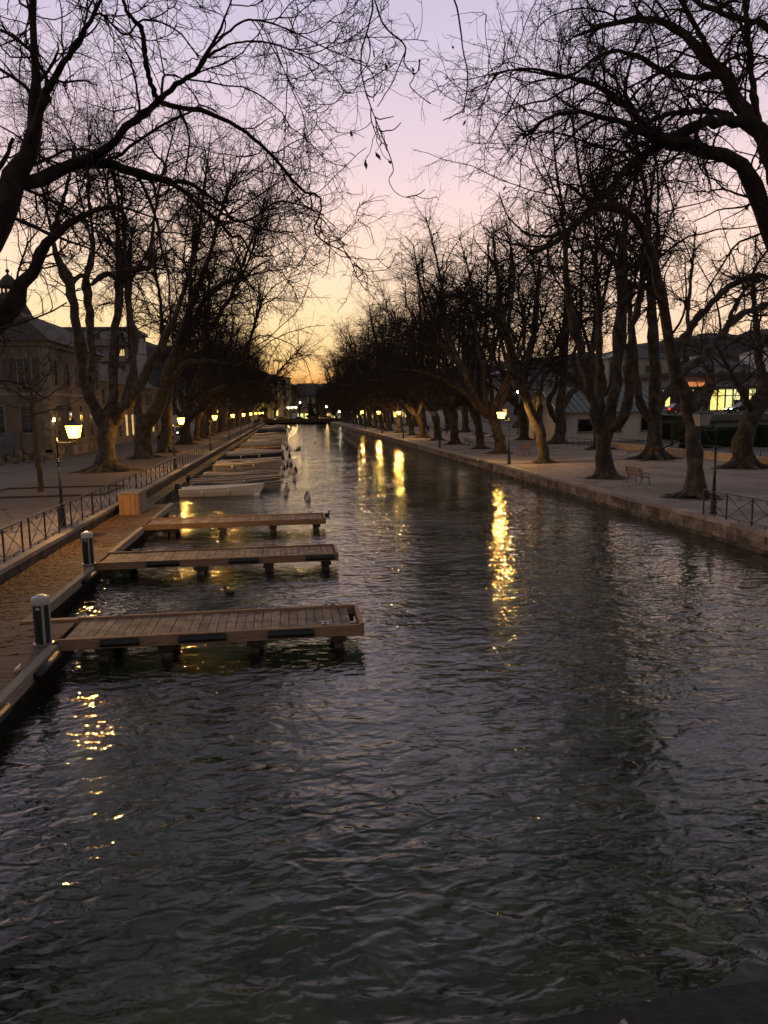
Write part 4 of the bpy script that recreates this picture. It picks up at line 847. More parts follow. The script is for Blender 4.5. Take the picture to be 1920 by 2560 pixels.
def boat(loc, label, L=4.4, Wd=1.6, H=0.5, bowup=0.35, hullm='hull_white', cover=None, motor=True, stripe=None, thw='hull_wood', rz=0.0, full=2.2, hood=0.0):
    t = thing('boat', (0,0,0), label, 'boat', 'boats moored along the left bank'); me, fn = hull_mesh(L, Wd, H, bowup, full)
    link('hull', me, t, hullm)
    ts = np.linspace(0, 1, 13)
    for sgn in (1, -1):
        MB().tube([(fn(q)[2], sgn*(max(fn(q)[0],0.02)*0.99), fn(q)[1]+0.01) for q in ts], 0.035, 6).build('gunwale', stripe or 'hull_white', t)
        if stripe: MB().tube([(fn(q)[2]-0.02, sgn*(max(fn(q)[0],0.02)*0.99+0.012), fn(q)[1]-0.13) for q in ts], 0.022, 5).build('rubbing_strake', stripe, t)
    if cover:
        V = []; Q = []; n = 13; r_ = random.Random(int(loc[1]*10))
        for i in range(n):
            q = 0.04+0.94*i/(n-1); w, h, x = fn(q); w = max(w, 0.03)+0.03; crown = (0.10+0.30*hood+0.09*math.sin(q*9+loc[1]))*(1-max(0, (q-.6)/.4)**2)
            for k in range(9):
                a = -1+k/4; V.append((x, a*w, h+0.03+crown*(1-a*a)+r_.uniform(-.012,.012) - (0.12 if abs(a) == 1 else 0)))
        for i in range(n-1):
            for k in range(8): Q.append((i*9+k, (i+1)*9+k, (i+1)*9+k+1, i*9+k+1))
        link('cover', fast_mesh('cover', V, Q), t, cover)
    else:
        for q in (0.2, 0.48, 0.7):
            w, h, x = fn(q); MB().box((x,0,h-0.13), (0.24, 1.8*w, 0.04)).build('thwart', thw, t)
        w, h, x = fn(0.9); MB().poly([(x-0.35,-fn(.8)[0]*.9,h-0.03),(x-0.35,fn(.8)[0]*.9,h-0.03),(fn(1)[2],0,fn(1)[1])]).build('foredeck', hullm, t, fix=False)
    if motor:
        mo = MB().lathe([(0.10,0.42),(0.15,0.48),(0.165,0.62),(0.15,0.80),(0.08,0.86)], 10, (-0.20,0,0)).build('outboard_motor', 'rubber', t, True)
        MB().box((-0.20,0,0.05), (0.10,0.06,0.9)).build('leg', 'rubber', mo); MB().tube([(-0.1,0,0.62),(0.35,0,0.72)], 0.02, 5).build('tiller', 'rubber', mo)
    bx, bz = fn(1)[2], fn(1)[1]
    if loc[1] < 125:
        MB().tube([(bx-.05,0,bz-.05),(bx+.35,.12,bz*.45),(bx+.75,.25,.12),(bx+1.0,.3,-.05)], .014, 5).build('mooring_line', 'rope', t)
        MB().tube([(0.05,.35,H-.02),(-.5,.4,H*.8),(-1.0,.45,.62)], .014, 5).build('mooring_line', 'rope', t)
        for q in (.3, .62):
            w, h, x = fn(q); MB().tube([(x,-w-.07,h-.08),(x,-w-.09,h-.38)], [.05,.065], 8).build('fender', 'hull_white', t, True)
    place(t, loc, rz); return t
BO = [(47.6,-6.55,4.6,1.65,.50,'hull_white',None,True,None,'white open dinghy with outboard, nearest of the moored boats',0.0),
 (50.6,-6.3,5.4,1.75,.42,'hull_grey','cover_dark',False,'hull_white','low grey boat under dark cover directly behind the nearest dinghy',0.0),
 (53.4,-6.6,5.6,1.6,.52,'hull_wood',None,True,'hull_white','brown rowing boat with pale gunwale, third from the viewer',0.0),
 (57.2,-6.3,5.2,1.8,.52,'hull_cream','cover_grey',False,'hull_cream','cream boat under a grey tarpaulin, fourth from the viewer',0.1),
 (64.0,-6.0,5.0,2.0,.85,'hull_grey','cover_grey',False,'hull_cream','tall grey covered boat, fifth from the viewer',0.15),
 (72.0,-6.3,5.2,1.9,.62,'hull_blue',None,False,'hull_white','dark blue boat with two white stripes along the side',0.0),
 (79.5,-6.3,5.4,2.2,.80,'hull_blue','cover_cream',False,'hull_grey','dark boat under a humped cream cover',0.8),
 (87.5,-6.4,4.4,1.7,.55,'hull_white','cover_grey',True,'hull_white','white boat with grey cover behind the cream-covered one',0.0),
 (94.0,-6.2,4.9,1.9,.62,'hull_red',None,False,'hull_cream','red boat with cream gunwale among the moored boats',0.0),
 (102,-6.2,5.0,2.0,.70,'hull_cream','cover_cream',False,'hull_cream','cream boat with a cream cover beyond the red one',0.5),
 (111,-6.2,5.0,1.9,.62,'hull_wood','cover_cream',False,'hull_white','wooden boat with cream cover, well down the row',0.3),
 (121,-6.2,5.0,1.9,.62,'hull_grey','cover_grey',False,'hull_white','grey covered boat beyond the wooden one',0.2),
 (133,-6.2,5.2,2.0,.7,'hull_white','cover_cream',False,'hull_white','white boat with pale cover in the far half of the row',0.4),
 (147,-6.2,5.2,2.0,.75,'hull_cream','cover_grey',False,'hull_cream','far cream boat with grey cover',0.4),
 (163,-6.2,5.4,2.2,.9,'hull_blue','cover_dark',False,'hull_blue','far dark boat under a black humped cover',1.0),
 (182,-6.2,5.2,2.0,.7,'hull_white','cover_grey',False,'hull_white','small far white boat near the end of the row',0.3),
 (204,-6.2,5.2,2.0,.7,'hull_grey','cover_grey',False,'hull_white','tiny far grey boat, last but one in the row',0.3),
 (228,-6.2,5.2,2.0,.7,'hull_white','cover_cream',False,'hull_white','tiny far pale boat, last in the row by the bridge',0.3)]
for y, x, L, Wd, H, hm, cv, mo, st, lab, hd in BO:
    boat((x, y, 0), lab, L, Wd, H, 0.32, hm, cv, mo, st, rz=random.uniform(-.03,.03), hood=hd)
# buoys
def buoy0(dark):
    t = thing('mooring_buoy', (0,0,0)); m_ = 'buoy_dark' if dark else 'buoy'
    MB().lathe([(0.02,-0.16),(0.12,-0.12),(0.175,-0.02),(0.18,0.06),(0.155,0.17),(0.10,0.30),(0.055,0.42),(0.03,0.50)], 14).build('float', m_, t, True)
    MB().lathe([(0.03,0.50),(0.034,0.53),(0.012,0.60)], 8).build('tip', 'iron_worn', t); return t
bl, bd = buoy0(False), buoy0(True); ub = [False, False]
BU = [(1.02,43.75,0,'pale pear-shaped buoy floating alone nearest the viewer'),(0.98,44.7,1,'dark buoy right behind the nearest pale buoy'),(-0.22,46.3,0,'pale buoy off the bow of the nearest dinghy'),(-0.16,49.6,0,'pale buoy just behind the one off the dinghy bow'),
      (-0.72,52.3,0,'pale buoy against the bow of the brown rowing boat'),(0.38,56.1,0,'pale buoy out in the water beyond the rowing boat bow'),(-0.78,59.0,0,'pale buoy by the cream boat bow'),(-0.5,60.6,0,'pale buoy right behind the one at the cream boat'),
      (0.36,62.5,0,'pale buoy in the middle buoy cluster, front left'),(0.6,65.5,1,'dark buoy in the middle cluster, farthest right'),(0.06,63.9,0,'pale buoy in the middle cluster, left of centre'),(-0.4,68.0,1,'dark buoy in the middle cluster, leftmost'),
      (-0.1,70.2,1,'dark buoy behind the middle cluster, left'),(0.22,71.6,1,'dark buoy behind the middle cluster, right'),(1.2,99.5,1,'dark buoy of the far trio in open water, middle'),(1.48,101,1,'dark buoy of the far trio in open water, right')]
for i, (x, y, d, lab) in enumerate(BU):
    src = bd if d else bl; o = src if not ub[d] else copy_tree(src); ub[d] = True; place(o, (x,y,0), i*1.3, lab, random.uniform(.88,1.02), 'buoy', 'mooring buoys off the boats'); o.rotation_euler = (random.uniform(-.15,.15), random.uniform(-.15,.15), i)
rb = random.Random(17)
for kb, y in enumerate(np.concatenate([np.arange(76, 130, 5.5), np.arange(133, 230, 9.5)])):
    d = int(rb.random() < 0.45); o = copy_tree(bd if d else bl); place(o, (rb.uniform(-1.0, 0.15), float(y)+rb.uniform(-1,1), 0), rb.uniform(0,6), '%s small buoy in the crowded line beyond the middle cluster, counted away from the viewer' % ORDW[kb], rb.uniform(.95,1.15), 'buoy', 'far mooring buoys')
    o.rotation_euler = (rb.uniform(-.2,.2), rb.uniform(-.2,.2), rb.uniform(0,6))
bf = MB().lathe([(0.02,-0.2),(0.19,-0.08),(0.22,0.03),(0.15,0.17),(0.02,0.21)], 14); fl = thing('ball_float', (-2.0, 47.2, 0), 'white ball float beside the bow of the nearest dinghy', 'float'); o = bf.build('ball', 'hull_white', None, True); o.parent = fl
MB().tube([(0,0,0.2),(0,0,0.26)], 0.02, 6).build('eye', 'iron', None).parent = fl
def water_bird(loc, rz, label, body='duck'):
    t = thing('duck', (0,0,0)); T = []
    MB().tube([(-0.20,0,0.10),(-0.13,0,0.07),(0,0,0.055),(0.12,0,0.06),(0.17,0,0.10),(0.185,0,0.17),(0.20,0,0.215),(0.235,0,0.225),(0.26,0,0.215)], [0.01,0.06,0.095,0.085,0.055,0.04,0.045,0.04,0.015], 10).build('body', body, t, True)
    MB().box((0.285,0,0.205), (0.06,0.03,0.012)).build('bill', 'hull_cream', t); place(t, loc, rz, label, 1.0, 'duck', 'ducks on the canal')
water_bird((-1.75, 21.5, 0), 2.4, 'dark duck swimming between the nearest and the middle pier'); water_bird((1.72, 37.0, 0), 0.6, 'dark duck just off the tip of the farthest pier'); water_bird((0.85, 98.0, 0), 0.3, 'tiny duck left of the far buoy pair')
water_bird((4.2, 120, 0), 2.0, 'tiny duck in open water beyond the far buoys'); water_bird((10.6, 112, 0), 1.0, 'tiny duck near the right quay far down the canal')

# ------------------------------------------------------------------ benches, bins, people
def bench():
    t = thing('bench', (0,0,0)); 
    for k in range(5): MB().bb(0.05+k*0.085, 0.12+k*0.085, -0.92, 0.92, 0.43, 0.46).build('seat_slat', 'bench_wood', t)
    for k in range(5):
        z = 0.53+k*0.085; x = 0.0-(z-0.46)*0.22; MB().bb(x-0.012, x+0.018, -0.92, 0.92, z, z+0.07).build('back_slat', 'bench_wood', t)
    for y in (-0.72, 0.72):
        MB().tube([(-0.10,y,0),(-0.03,y,0.22),(0.03,y,0.42),(-0.04,y,0.66),(-0.115,y,0.93)], 0.024, 6).build('leg', 'iron', t)
        MB().tube([(0.52,y,0),(0.49,y,0.2),(0.46,y,0.42),(0.03,y,0.42)], 0.022, 6).build('leg', 'iron', t)
        MB().tube([(0.46,y,0.42),(0.48,y,0.62),(0.40,y,0.66),(-0.04,y,0.66)], 0.018, 6).build('armrest', 'iron', t)
    return t
be = bench()
for i, (loc, rz, lab) in enumerate((((18.9,40.2,QZ),0.06,'bench with its back to the canal, nearest on the right quay'),((20.9,66.2,QZ),3.3,'bench beyond the leaning lamplit trunk'),((20.3,86.2,QZ),0.1,'dark bench between trunks past the unlit far lamp'),((20.2,109,QZ),3.0,'small pale bench far down the right quay'))):
    o = be if i == 0 else copy_tree(be); place(o, loc, rz, lab, 1.0, 'bench', 'promenade benches')
def bin_():
    t = thing('litter_bin', (0,0,0)); MB().bb(-.22,.22,-.22,.22,0.06,1.0).build('liner', 'iron', t)
    for k in range(5):
        for sx, sy in ((1,0),(-1,0),(0,1),(0,-1)):
            c = -0.22+k*0.11; MB().box(((sx*0.25 if sx else c), (sy*0.25 if sy else c), 0.58), ((0.03,0.095,1.0) if sx else (0.095,0.03,1.0))).build('slat', 'bin_wood', t)
    MB().bb(-.29,.29,-.29,.29,1.12,1.17).build('roof', 'bin_wood', t); return t
bi = bin_()
for i, (loc, lab) in enumerate((((19.75,70.3,QZ),'dark slatted litter bin beside the far side of the lit lamp'),((19.8,112.5,QZ),'reddish slatted litter bin far down the right quay'))):
    o = bi if i == 0 else copy_tree(bi); place(o, loc, 0.1, lab, 1.0, 'litter bin', 'slatted litter bins')
def person(loc, rz, label, top, leg, stride=0.22):
    t = thing('person', (0,0,0)); 
    vs_ = [(0,0,0.98),(0,0,1.20),(0,0,1.40),(0,0,1.49),(0.01,0,1.57),(0.01,0,1.68),
           (0,0.10,0.92),(stride*0.5,0.10,0.50),(stride*0.8,0.10,0.08),(stride*0.8+0.15,0.10,0.04),(0,-0.10,0.92),(-stride*0.1,-0.10,0.50),(-stride*1.1,-0.10,0.10),(-stride*1.1+0.14,-0.10,0.04),
           (0,0.19,1.38),(-0.06,0.23,1.10),(0.04,0.22,0.86),(0,-0.19,1.38),(0.05,-0.23,1.10),(0.16,-0.21,0.88)]
    ed = [(0,1),(1,2),(2,3),(3,4),(4,5),(0,6),(6,7),(7,8),(8,9),(0,10),(10,11),(11,12),(12,13),(2,14),(14,15),(15,16),(2,17),(17,18),(18,19)]
    ra = [.15,.15,.14,.06,.095,.085,.10,.07,.05,.035,.10,.07,.05,.035,.075,.055,.04,.075,.055,.04]
    me = bpy.data.meshes.new('body'); me.from_pydata(vs_, ed, []); o = link('body', me, t, top); md = o.modifiers.new('skin', 'SKIN')
    for k, r_ in enumerate(ra): me.skin_vertices[0].data[k].radius = (r_, r_*0.85)
    me.skin_vertices[0].data[0].use_root = True; o.modifiers.new('sub', 'SUBSURF').levels = 1; o.modifiers['sub'].render_levels = 2
    me.materials.clear(); me.materials.append(MATS[leg])
    MB().lathe([(0.155,0.86),(0.19,0.95),(0.20,1.15),(0.205,1.34),(0.13,1.44),(0.07,1.48)], 14).build('coat', top, t, True)
    MB().lathe([(0.05,1.50),(0.088,1.56),(0.10,1.64),(0.085,1.71),(0.03,1.745)], 14, (0.012,0,0)).build('head', 'skin', t, True)
    MB().lathe([(0.10,1.63),(0.108,1.68),(0.085,1.74),(0.03,1.765)], 14, (-0.008,0,0)).build('hair', 'cloth_dark', t, True)
    place(t, loc, rz, label, 1.0, 'person', 'people strolling on the promenade')
person((22.9,125,QZ), -1.4, 'person in dark clothes walking near the second litter bin', 'cloth_dark', 'cloth_dark'); person((25.8,124,QZ), 1.2, 'person in dark blue walking alone towards the back row of trees', 'cloth_blue', 'cloth_dark')

# ------------------------------------------------------------------ vehicles
def car(loc, rz, label, paint, head=False, tail=True, L=4.2):
    t = thing('car', (0,0,0)); h = L/2
    prof = [(-h,.32),(-h+.05,.62),(-h+.12,.86),(-h+.55,.95),(h-1.25,.92),(h-.25,.74),(h-.03,.60),(h,.32)]
    MB().prism(prof, -.84, .84).build('body', paint, t)
    cab = [(-h+.42,.93),(-h+.95,1.42),(.35,1.44),(h-1.15,.91)]; b = MB(); n = 4
    for s_, y in ((1,-.80),(1,.80)): pass
    b.v = [(x, -(.80 if z < 1 else .62), z) for x, z in cab]+[(x, (.80 if z < 1 else .62), z) for x, z in cab]; b.f = [(0,1,2,3),(7,6,5,4),(0,4,5,1),(1,5,6,2),(2,6,7,3),(3,7,4,0)]
    b.build('cabin', 'dark_glass', t); MB().bb(-h+.97, .33, -.60, .60, 1.425, 1.47).build('roof', paint, t)
    for x in (-h+.78, h-.82):
        for y in (-.78, .78):
            w = MB().tube([(x,y-.1,.32),(x,y+.1,.32)], .32, 14).build('wheel', 'tyre', t); MB().tube([(x,y-.105,.32),(x,y+.105,.32)], .18, 10).build('rim', 'alu', w)
    for y in (-.6, .6):
        MB().bb(h-.10, h-.01, y-.16, y+.16, .56, .68).build('headlight', 'head_white' if head else 'white_plastic', t)
        MB().bb(-h+.015, -h+.08, y-.18, y+.18, .64, .80).build('tail_light', 'tail_red' if tail else 'car_red', t)
    place(t, loc, rz, label, 1.0, 'car', 'cars on the roads'); return t
def bicycle(loc, rz, label, seat=False):
    t = thing('bicycle', (0,0,0))
    for x in (-.52, .52):
        w = MB().tube([(x+.33*math.cos(a), 0, .34+.33*math.sin(a)) for a in np.linspace(0, 6.2832, 21)], .02, 5, False).build('wheel', 'tyre', t)
        sp = MB()
        for k in range(8): a = k*.785; sp.tube([(x,0,.34),(x+.32*math.cos(a),0,.34+.32*math.sin(a))], .004, 3)
        sp.build('spokes', 'alu', w)
    b = MB()
    for p, q in (((-.52,0,.34),(-.08,0,.32)),((-.08,0,.32),(-.22,0,.86)),((-.2,0,.80),(.36,0,.82)),((-.08,0,.32),(.37,0,.76)),((-.52,0,.34),(-.2,0,.80)),((.52,0,.34),(.35,0,.98))): b.tube([p,q], .018, 6)
    b.build('frame', 'car_dark', t); MB().tube([(.28,-.28,1.02),(.35,-.1,1.0),(.35,.1,1.0),(.28,.28,1.02)], .014, 5).build('handlebar', 'alu', t)
    MB().box((-.24,0,.90), (.26,.14,.06), 0, .8, .5).build('saddle', 'rubber', t)
    if seat:
        MB().prism([(-.42,.78),(-.75,.80),(-.95,1.30),(-.88,1.34),(-.66,.92),(-.40,.90)], -.16, .16).build('child_seat', 'rubber', t)
    place(t, loc, rz, label, 1.0, 'bicycle', 'parked bicycles')

# ------------------------------------------------------------------ buildings
def window(par, face, c, a0, a1, z0, z1, pane='dark_glass', shut=False, bars=True, arch=False):
    """face 'x+' looks towards +X at x=c (a is y); 'y-' looks towards -Y at y=c (a is x); 'x-' likewise"""
    sg = {'x+': 1, 'x-': -1, 'y-': -1}[face]
    def bb(b, p0, p1, q0, q1, d0, d1):
        lo, hi = sorted((c+sg*d0, c+sg*d1))
        return b.bb(lo, hi, p0, p1, q0, q1) if face[0] == 'x' else b.bb(p0, p1, lo, hi, q0, q1)
    w = MB(); e = 0.12
    for p in ((a0-e, a0, z0-e, z1+e), (a1, a1+e, z0-e, z1+e), (a0, a1, z1, z1+e), (a0, a1, z0-e, z0)): bb(w, *p, -0.05, 0.05)
    w = w.build('window', 'stone_trim', par); bb(MB(), a0, a1, z0, z1, -0.03, 0.012).build('pane', pane, w)
    if bars:
        b = MB(); m_ = (a0+a1)/2; bb(b, m_-.03, m_+.03, z0, z1, 0.013, 0.035)
        for k in (1, 2): zz = z0+(z1-z0)*k/3; bb(b, a0, m_-.03, zz-.02, zz+.02, 0.014, 0.03); bb(b, m_+.03, a1, zz-.02, zz+.02, 0.014, 0.03)
        b.build('glazing_bars', 'stone_trim', w)
    bb(MB(), a0-.2, a1+.2, z0-.22, z0-.125, -0.02, 0.13).build('sill', 'stone_trim', w)
    if shut:
        ww = (a1-a0)*0.5
        for s0, s1 in ((a0-e-ww, a0-e-.01), (a1+e+.01, a1+e+ww)):
            bb(MB(), s0, s1, z0, z1, 0.0, 0.055).build('shutter', 'shutter', w)
def hip(par, x0, x1, y0, y1, ze, zr, inset, matn, ov=0.5, name='roof'):
    x0 -= ov; x1 += ov; y0 -= ov; y1 += ov; b = MB(); xm = (x0+x1)/2
    b.v = [(x0,y0,ze),(x1,y0,ze),(x1,y1,ze),(x0,y1,ze),(xm,y0+inset,zr),(xm,y1-inset,zr)]; b.f = [(0,1,4),(1,2,5,4),(2,3,5),(3,0,4,5),(3,2,1,0)]
    return b.build(name, matn, par)
# A: villa with cupola on the left
A = thing('villa', (-26.2, 90, QZ), 'two-storey rendered villa with hipped roof and cupola behind the left trees', 'building')
MB().bb(-29.5, -23, 79, 101, QZ-.2, 12.0).build('wall', 'render_wall', A); MB().bb(-29.8, -22.7, 78.7, 101.3, 11.75, 12.15).build('cornice', 'stone_trim', A)
MB().bb(-29.56, -22.94, 78.94, 101.06, 7.0, 7.25).build('string_course', 'stone_trim', A); MB().bb(-29.55, -22.95, 78.95, 101.05, QZ-.1, 1.7).build('plinth', 'stone', A)
rf = hip(A, -29.5, -23, 79, 101, 12.15, 15.4, 4.0, 'roof_tile', 0.75)
for yy in (82, 86.4, 90.8, 95.2, 99): window(A, 'x+', -23, yy-.55, yy+.55, 8.0, 10.5, shut=True); window(A, 'x+', -23, yy-.6, yy+.6, 2.5, 6.0)
for xx in (-25.0, -27.8): window(A, 'y-', 79, xx-.6, xx+.6, 8.0, 10.5, shut=True); window(A, 'y-', 79, xx-.6, xx+.6, 3.4, 6.0)
for k in range(14):
    z = QZ+1.0+k*0.78; MB().box((-23.2, 79.2, z), (0.50 if k % 2 else 0.80, 0.80 if k % 2 else 0.50, 0.70)).build('quoin', 'stone_trim', A)
cu = MB().lathe([(2.4,13.0),(2.3,15.0),(2.05,16.0),(1.6,16.9),(1.0,17.7),(0.95,17.85)], 18, (-28.95,88.5,0)).build('cupola', 'roof_tile', A, True)
for k in range(8): a = k*.785; MB().tube([(-28.95+.72*math.cos(a), 88.5+.72*math.sin(a), 17.8),(-28.95+.72*math.cos(a), 88.5+.72*math.sin(a), 18.6)], .10, 6).build('column', 'stone_trim', cu)
MB().lathe([(1.0,18.55),(1.02,18.7),(0.85,19.2),(0.45,19.7),(0.12,19.95),(0.10,20.1),(0.22,20.25),(0.18,20.4),(0.05,20.5),(0.02,21.8)], 14, (-28.95,88.5,0)).build('lantern_roof', 'roof_tile', cu, True)
MB().box((-22.9, 80.0, 4.6), (0.16,0.22,0.34)).build('wall_lamp', 'globe_warm', A)
# B: lower wing
B = thing('wing_building', (-30, 126, QZ), 'long lower wing with lamplit ground floor behind the left row of trees', 'building')
MB().bb(-36, -23.9, 102.5, 152, QZ-.2, 9.2).build('wall', 'render_wall', B); hip(B, -36, -23.9, 102.5, 152, 9.2, 13.2, 5, 'roof_tile', 0.7); MB().bb(-36.2, -23.7, 102.3, 152.2, 8.9, 9.19).build('cornice', 'stone_trim', B)
for k, yy in enumerate(np.arange(106, 151, 4.6)):
    window(B, 'x+', -23.9, yy-.6, yy+.6, 6.3, 8.3, shut=True); window(B, 'x+', -23.9, yy-.75, yy+.75, 1.8, 4.9, 'window_warm' if k in (3,4,5,8) else 'dark_glass')
# C: apartment block
C_ = thing('apartment_block', (-45, 172, QZ), 'white flat-roofed apartment block showing between the left trunks', 'building')
MB().bb(-78, -31, 166, 182, QZ-.2, 22).build('wall', 'grey_wall', C_); MB().bb(-78.5, -30.5, 165.5, 182.5, 22, 22.6).build('roof', 'slate', C_); MB().bb(-60, -52, 170, 178, 22.6, 25).build('roof_house', 'grey_wall', C_)
for fl_ in range(6):
    z = 3.2+fl_*3.2
    bl_ = MB().bb(-77, -32, 164.6, 166, z-.35, z-.18).build('balcony', 'grey_wall', C_); MB().bb(-77, -32, 164.6, 164.66, z-.18, z+.75).build('balustrade', 'stone_trim', bl_)
    for k in range(10):
        xx = -75+k*4.6; window(C_, 'y-', 166, xx-.9, xx+.9, z, z+2.1, 'window_warm' if (fl_*7+k*3) % 17 == 4 else 'dark_glass', bars=False)
# D: hotel with lit arch at the canal end
H_ = thing('hotel', (-14, 345, QZ), 'large pale hotel with floodlit arched entrance at the end of the canal', 'building')
MB().bb(-46, 2, 336, 352, QZ-.2, 19).build('wall', 'cream_wall', H_); hip(H_, -46, 2, 336, 352, 19, 23, 6, 'slate', 0.6)
for fl_ in range(4):
    for k in range(13):
        xx = -44+k*3.6
        if fl_ == 0 and -13 < xx < -6: continue
        z = 3.0+fl_*4.2; window(H_, 'y-', 336, xx-.7, xx+.7, z, z+2.6, 'window_yellow' if (fl_, k) in ((1,9),(0,11),(2,6),(0,4),(1,3)) else 'dark_glass', bars=False)
ar = MB(); pts = [(-12.8,QZ),(-12.8,5.5)]+[(-9.8-3.0*math.cos(a), 5.5+3.0*math.sin(a)) for a in np.linspace(0.15, 2.99, 11)]+[(-6.8,5.5),(-6.8,QZ),(-8.2,QZ),(-8.2,5.3)]+[(-9.8+1.6*math.cos(a), 5.3+1.7*math.sin(a)) for a in np.linspace(0.1, 3.04, 9)]+[(-11.4,5.3),(-11.4,QZ)]
ar.prism(pts, 335.4, 335.95).build('arch', 'cream_wall', H_); MB().bb(-11.3, -8.3, 335.9, 335.97, QZ, 7.0).build('door', 'dark_glass', H_)
fl2 = MB().lathe([(0.02,-.25),(0.25,-.1),(0.28,0.1),(0.1,.3)], 10, (-9.8,334.6,9.6)).build('flood_lamp', 'globe_warm', H_, True)
ld = bpy.data.lights.new('entrance_light', 'POINT'); ld.energy = 1100; ld.color = (1.0,0.74,0.20); ld.shadow_soft_size = 0.3; lo = bpy.data.objects.new('entrance_light', ld); COL.objects.link(lo); lo.parent = H_; lo.location = (-9.8+14, 331.5-345, 8.0-QZ)
# E: boathouse on the right
E_ = thing('boathouse', (39, 96, QZ), 'low white boathouse with green metal roof behind the right trees', 'building')
MB().bb(33, 45.5, 90, 103, QZ-.2, 4.3).build('wall', 'white_wall', E_)
for sy in (-1, 1):
    y_e, y_r = (89.3, 96.5) if sy < 0 else (103.7, 96.5)
    MB().prism([(y_e,4.15),(y_r,7.3),(y_r,7.45),(y_e,4.3)], 32.3, 46.2, 'x').build('roof', 'roof_metal', E_)
for k in range(18):
    x = 32.4+k*0.8; MB().prism([(89.3,4.31),(96.5,7.46),(96.5,7.52),(89.3,4.37)], x, x+.06, 'x').build('roof_seam', 'roof_metal', E_)
MB().prism([(90,4.29),(103,4.29),(96.5,7.28)], 33.0, 33.2, 'x').build('gable', 'white_wall', E_); MB().prism([(89.2,4.15),(96.5,7.4),(96.5,7.55),(89.1,4.3)], 32.15, 32.28, 'x').build('verge_board', 'white_plastic', E_)
window(E_, 'y-', 90, 35.0, 36.8, 2.0, 3.4, bars=False); window(E_, 'y-', 90, 43.0, 44.3, 2.0, 3.5, bars=False); window(E_, 'y-', 90, 39.2, 40.4, 2.0, 3.4, bars=False)
MB().bb(32.93, 32.99, 98.2, 100.6, QZ, 3.2).build('door', 'door_red', E_); MB().bb(32.92, 32.985, 97.9, 98.15, QZ, 3.4).build('door_frame', 'white_plastic', E_); MB().bb(32.92, 32.985, 100.65, 100.9, QZ, 3.4).build('door_frame', 'white_plastic', E_)
MB().box((32.85, 101.8, 3.6), (0.2,0.5,0.25)).build('wall_lamp', 'globe_warm', E_)
# F: lit shop hall and apartments on the right, on the road bank
bk = MB(); bk.prism([(80,QZ-.1),(87,3.7),(150,3.7),(160,QZ-.1)], 47, 260, 'x'); tag(bk.build('embankment', 'grass'), kind='structure')
tag(MB().bb(47.5, 260, 88.5, 108, 3.72, 3.74).build('road', 'asphalt'), kind='structure')
S_ = thing('shop_hall', (100, 125, 3.7), 'long glazed shop hall lit yellow-green above the right bank', 'building')
MB().bb(62, 150, 124, 140, 3.6, 9.6).build('wall', 'grey_wall', S_); MB().bb(61, 151, 122.5, 141, 9.6, 10.2).build('roof', 'slate', S_); MB().bb(62, 150, 122.4, 124, 7.55, 7.85).build('canopy', 'slate', S_)
rs = random.Random(9)
for k in range(62):
    x = 63+k*1.4; q = rs.random()
    MB().bb(x, x+1.18, 123.93, 123.99, 4.0, 7.4).build('pane', 'window_green' if q < .42 else ('window_yellow' if q < .68 else 'dark_glass'), S_)
    MB().bb(x+1.18, x+1.4, 123.8, 124, 3.7, 7.5).build('mullion', 'iron', S_)
    if rs.random() < .6: MB().bb(x+.1, x+1.1, 123.80, 123.9, 4.0, 4.0+rs.uniform(.5,2.2)).build('display', 'car_dark', S_)
MB().bb(63, 149.6, 123.78, 123.92, 6.3, 6.45).build('transom', 'iron', S_)
MB().bb(66.5, 70.5, 122.3, 122.38, 7.95, 8.7).build('sign', 'sign_orange', S_)
def block_(nm, x0, x1, y0, y1, z1, label, wm, nf, nk, zb=QZ):
    t = thing(nm, ((x0+x1)/2, (y0+y1)/2, zb), label, 'building'); MB().bb(x0,x1,y0,y1,zb-.2,z1).build('wall', wm, t); hip(t, x0, x1, y0, y1, z1, z1+3.2, 4, 'slate', .5)
    for f in range(nf):
        for k in range(nk):
            xx = x0+(k+.5)*(x1-x0)/nk; z = zb+2+f*(z1-zb-2)/nf; window(t, 'y-', y0, xx-.6, xx+.6, z, z+1.7, 'window_warm' if rs.random() < .10 else 'dark_glass', bars=False)
    return t
block_('town_house', 84, 103, 196, 210, 17.2, 'cream town house with slate roof seen between right trunks', 'cream_wall', 4, 6)
block_('town_house', 104, 126, 200, 214, 15.2, 'grey town house right of the cream one', 'grey_wall', 4, 7)
block_('town_house', 127, 150, 190, 206, 18.5, 'broad pale house with grey roof at the far right', 'white_wall', 4, 7)
block_('town_house', 60, 80, 215, 230, 14.5, 'dark-roofed house left of the cream town house', 'grey_wall', 3, 6)
ch = thing('church', (62, 250, QZ), 'dark pointed church tower between the right trunks', 'church'); MB().bb(59,65,247,253,QZ-.2,20).build('tower', 'grey_wall', ch); MB().lathe([(4.2,20),(0.1,29)], 4, (62,250,0), True).build('spire', 'slate', ch)

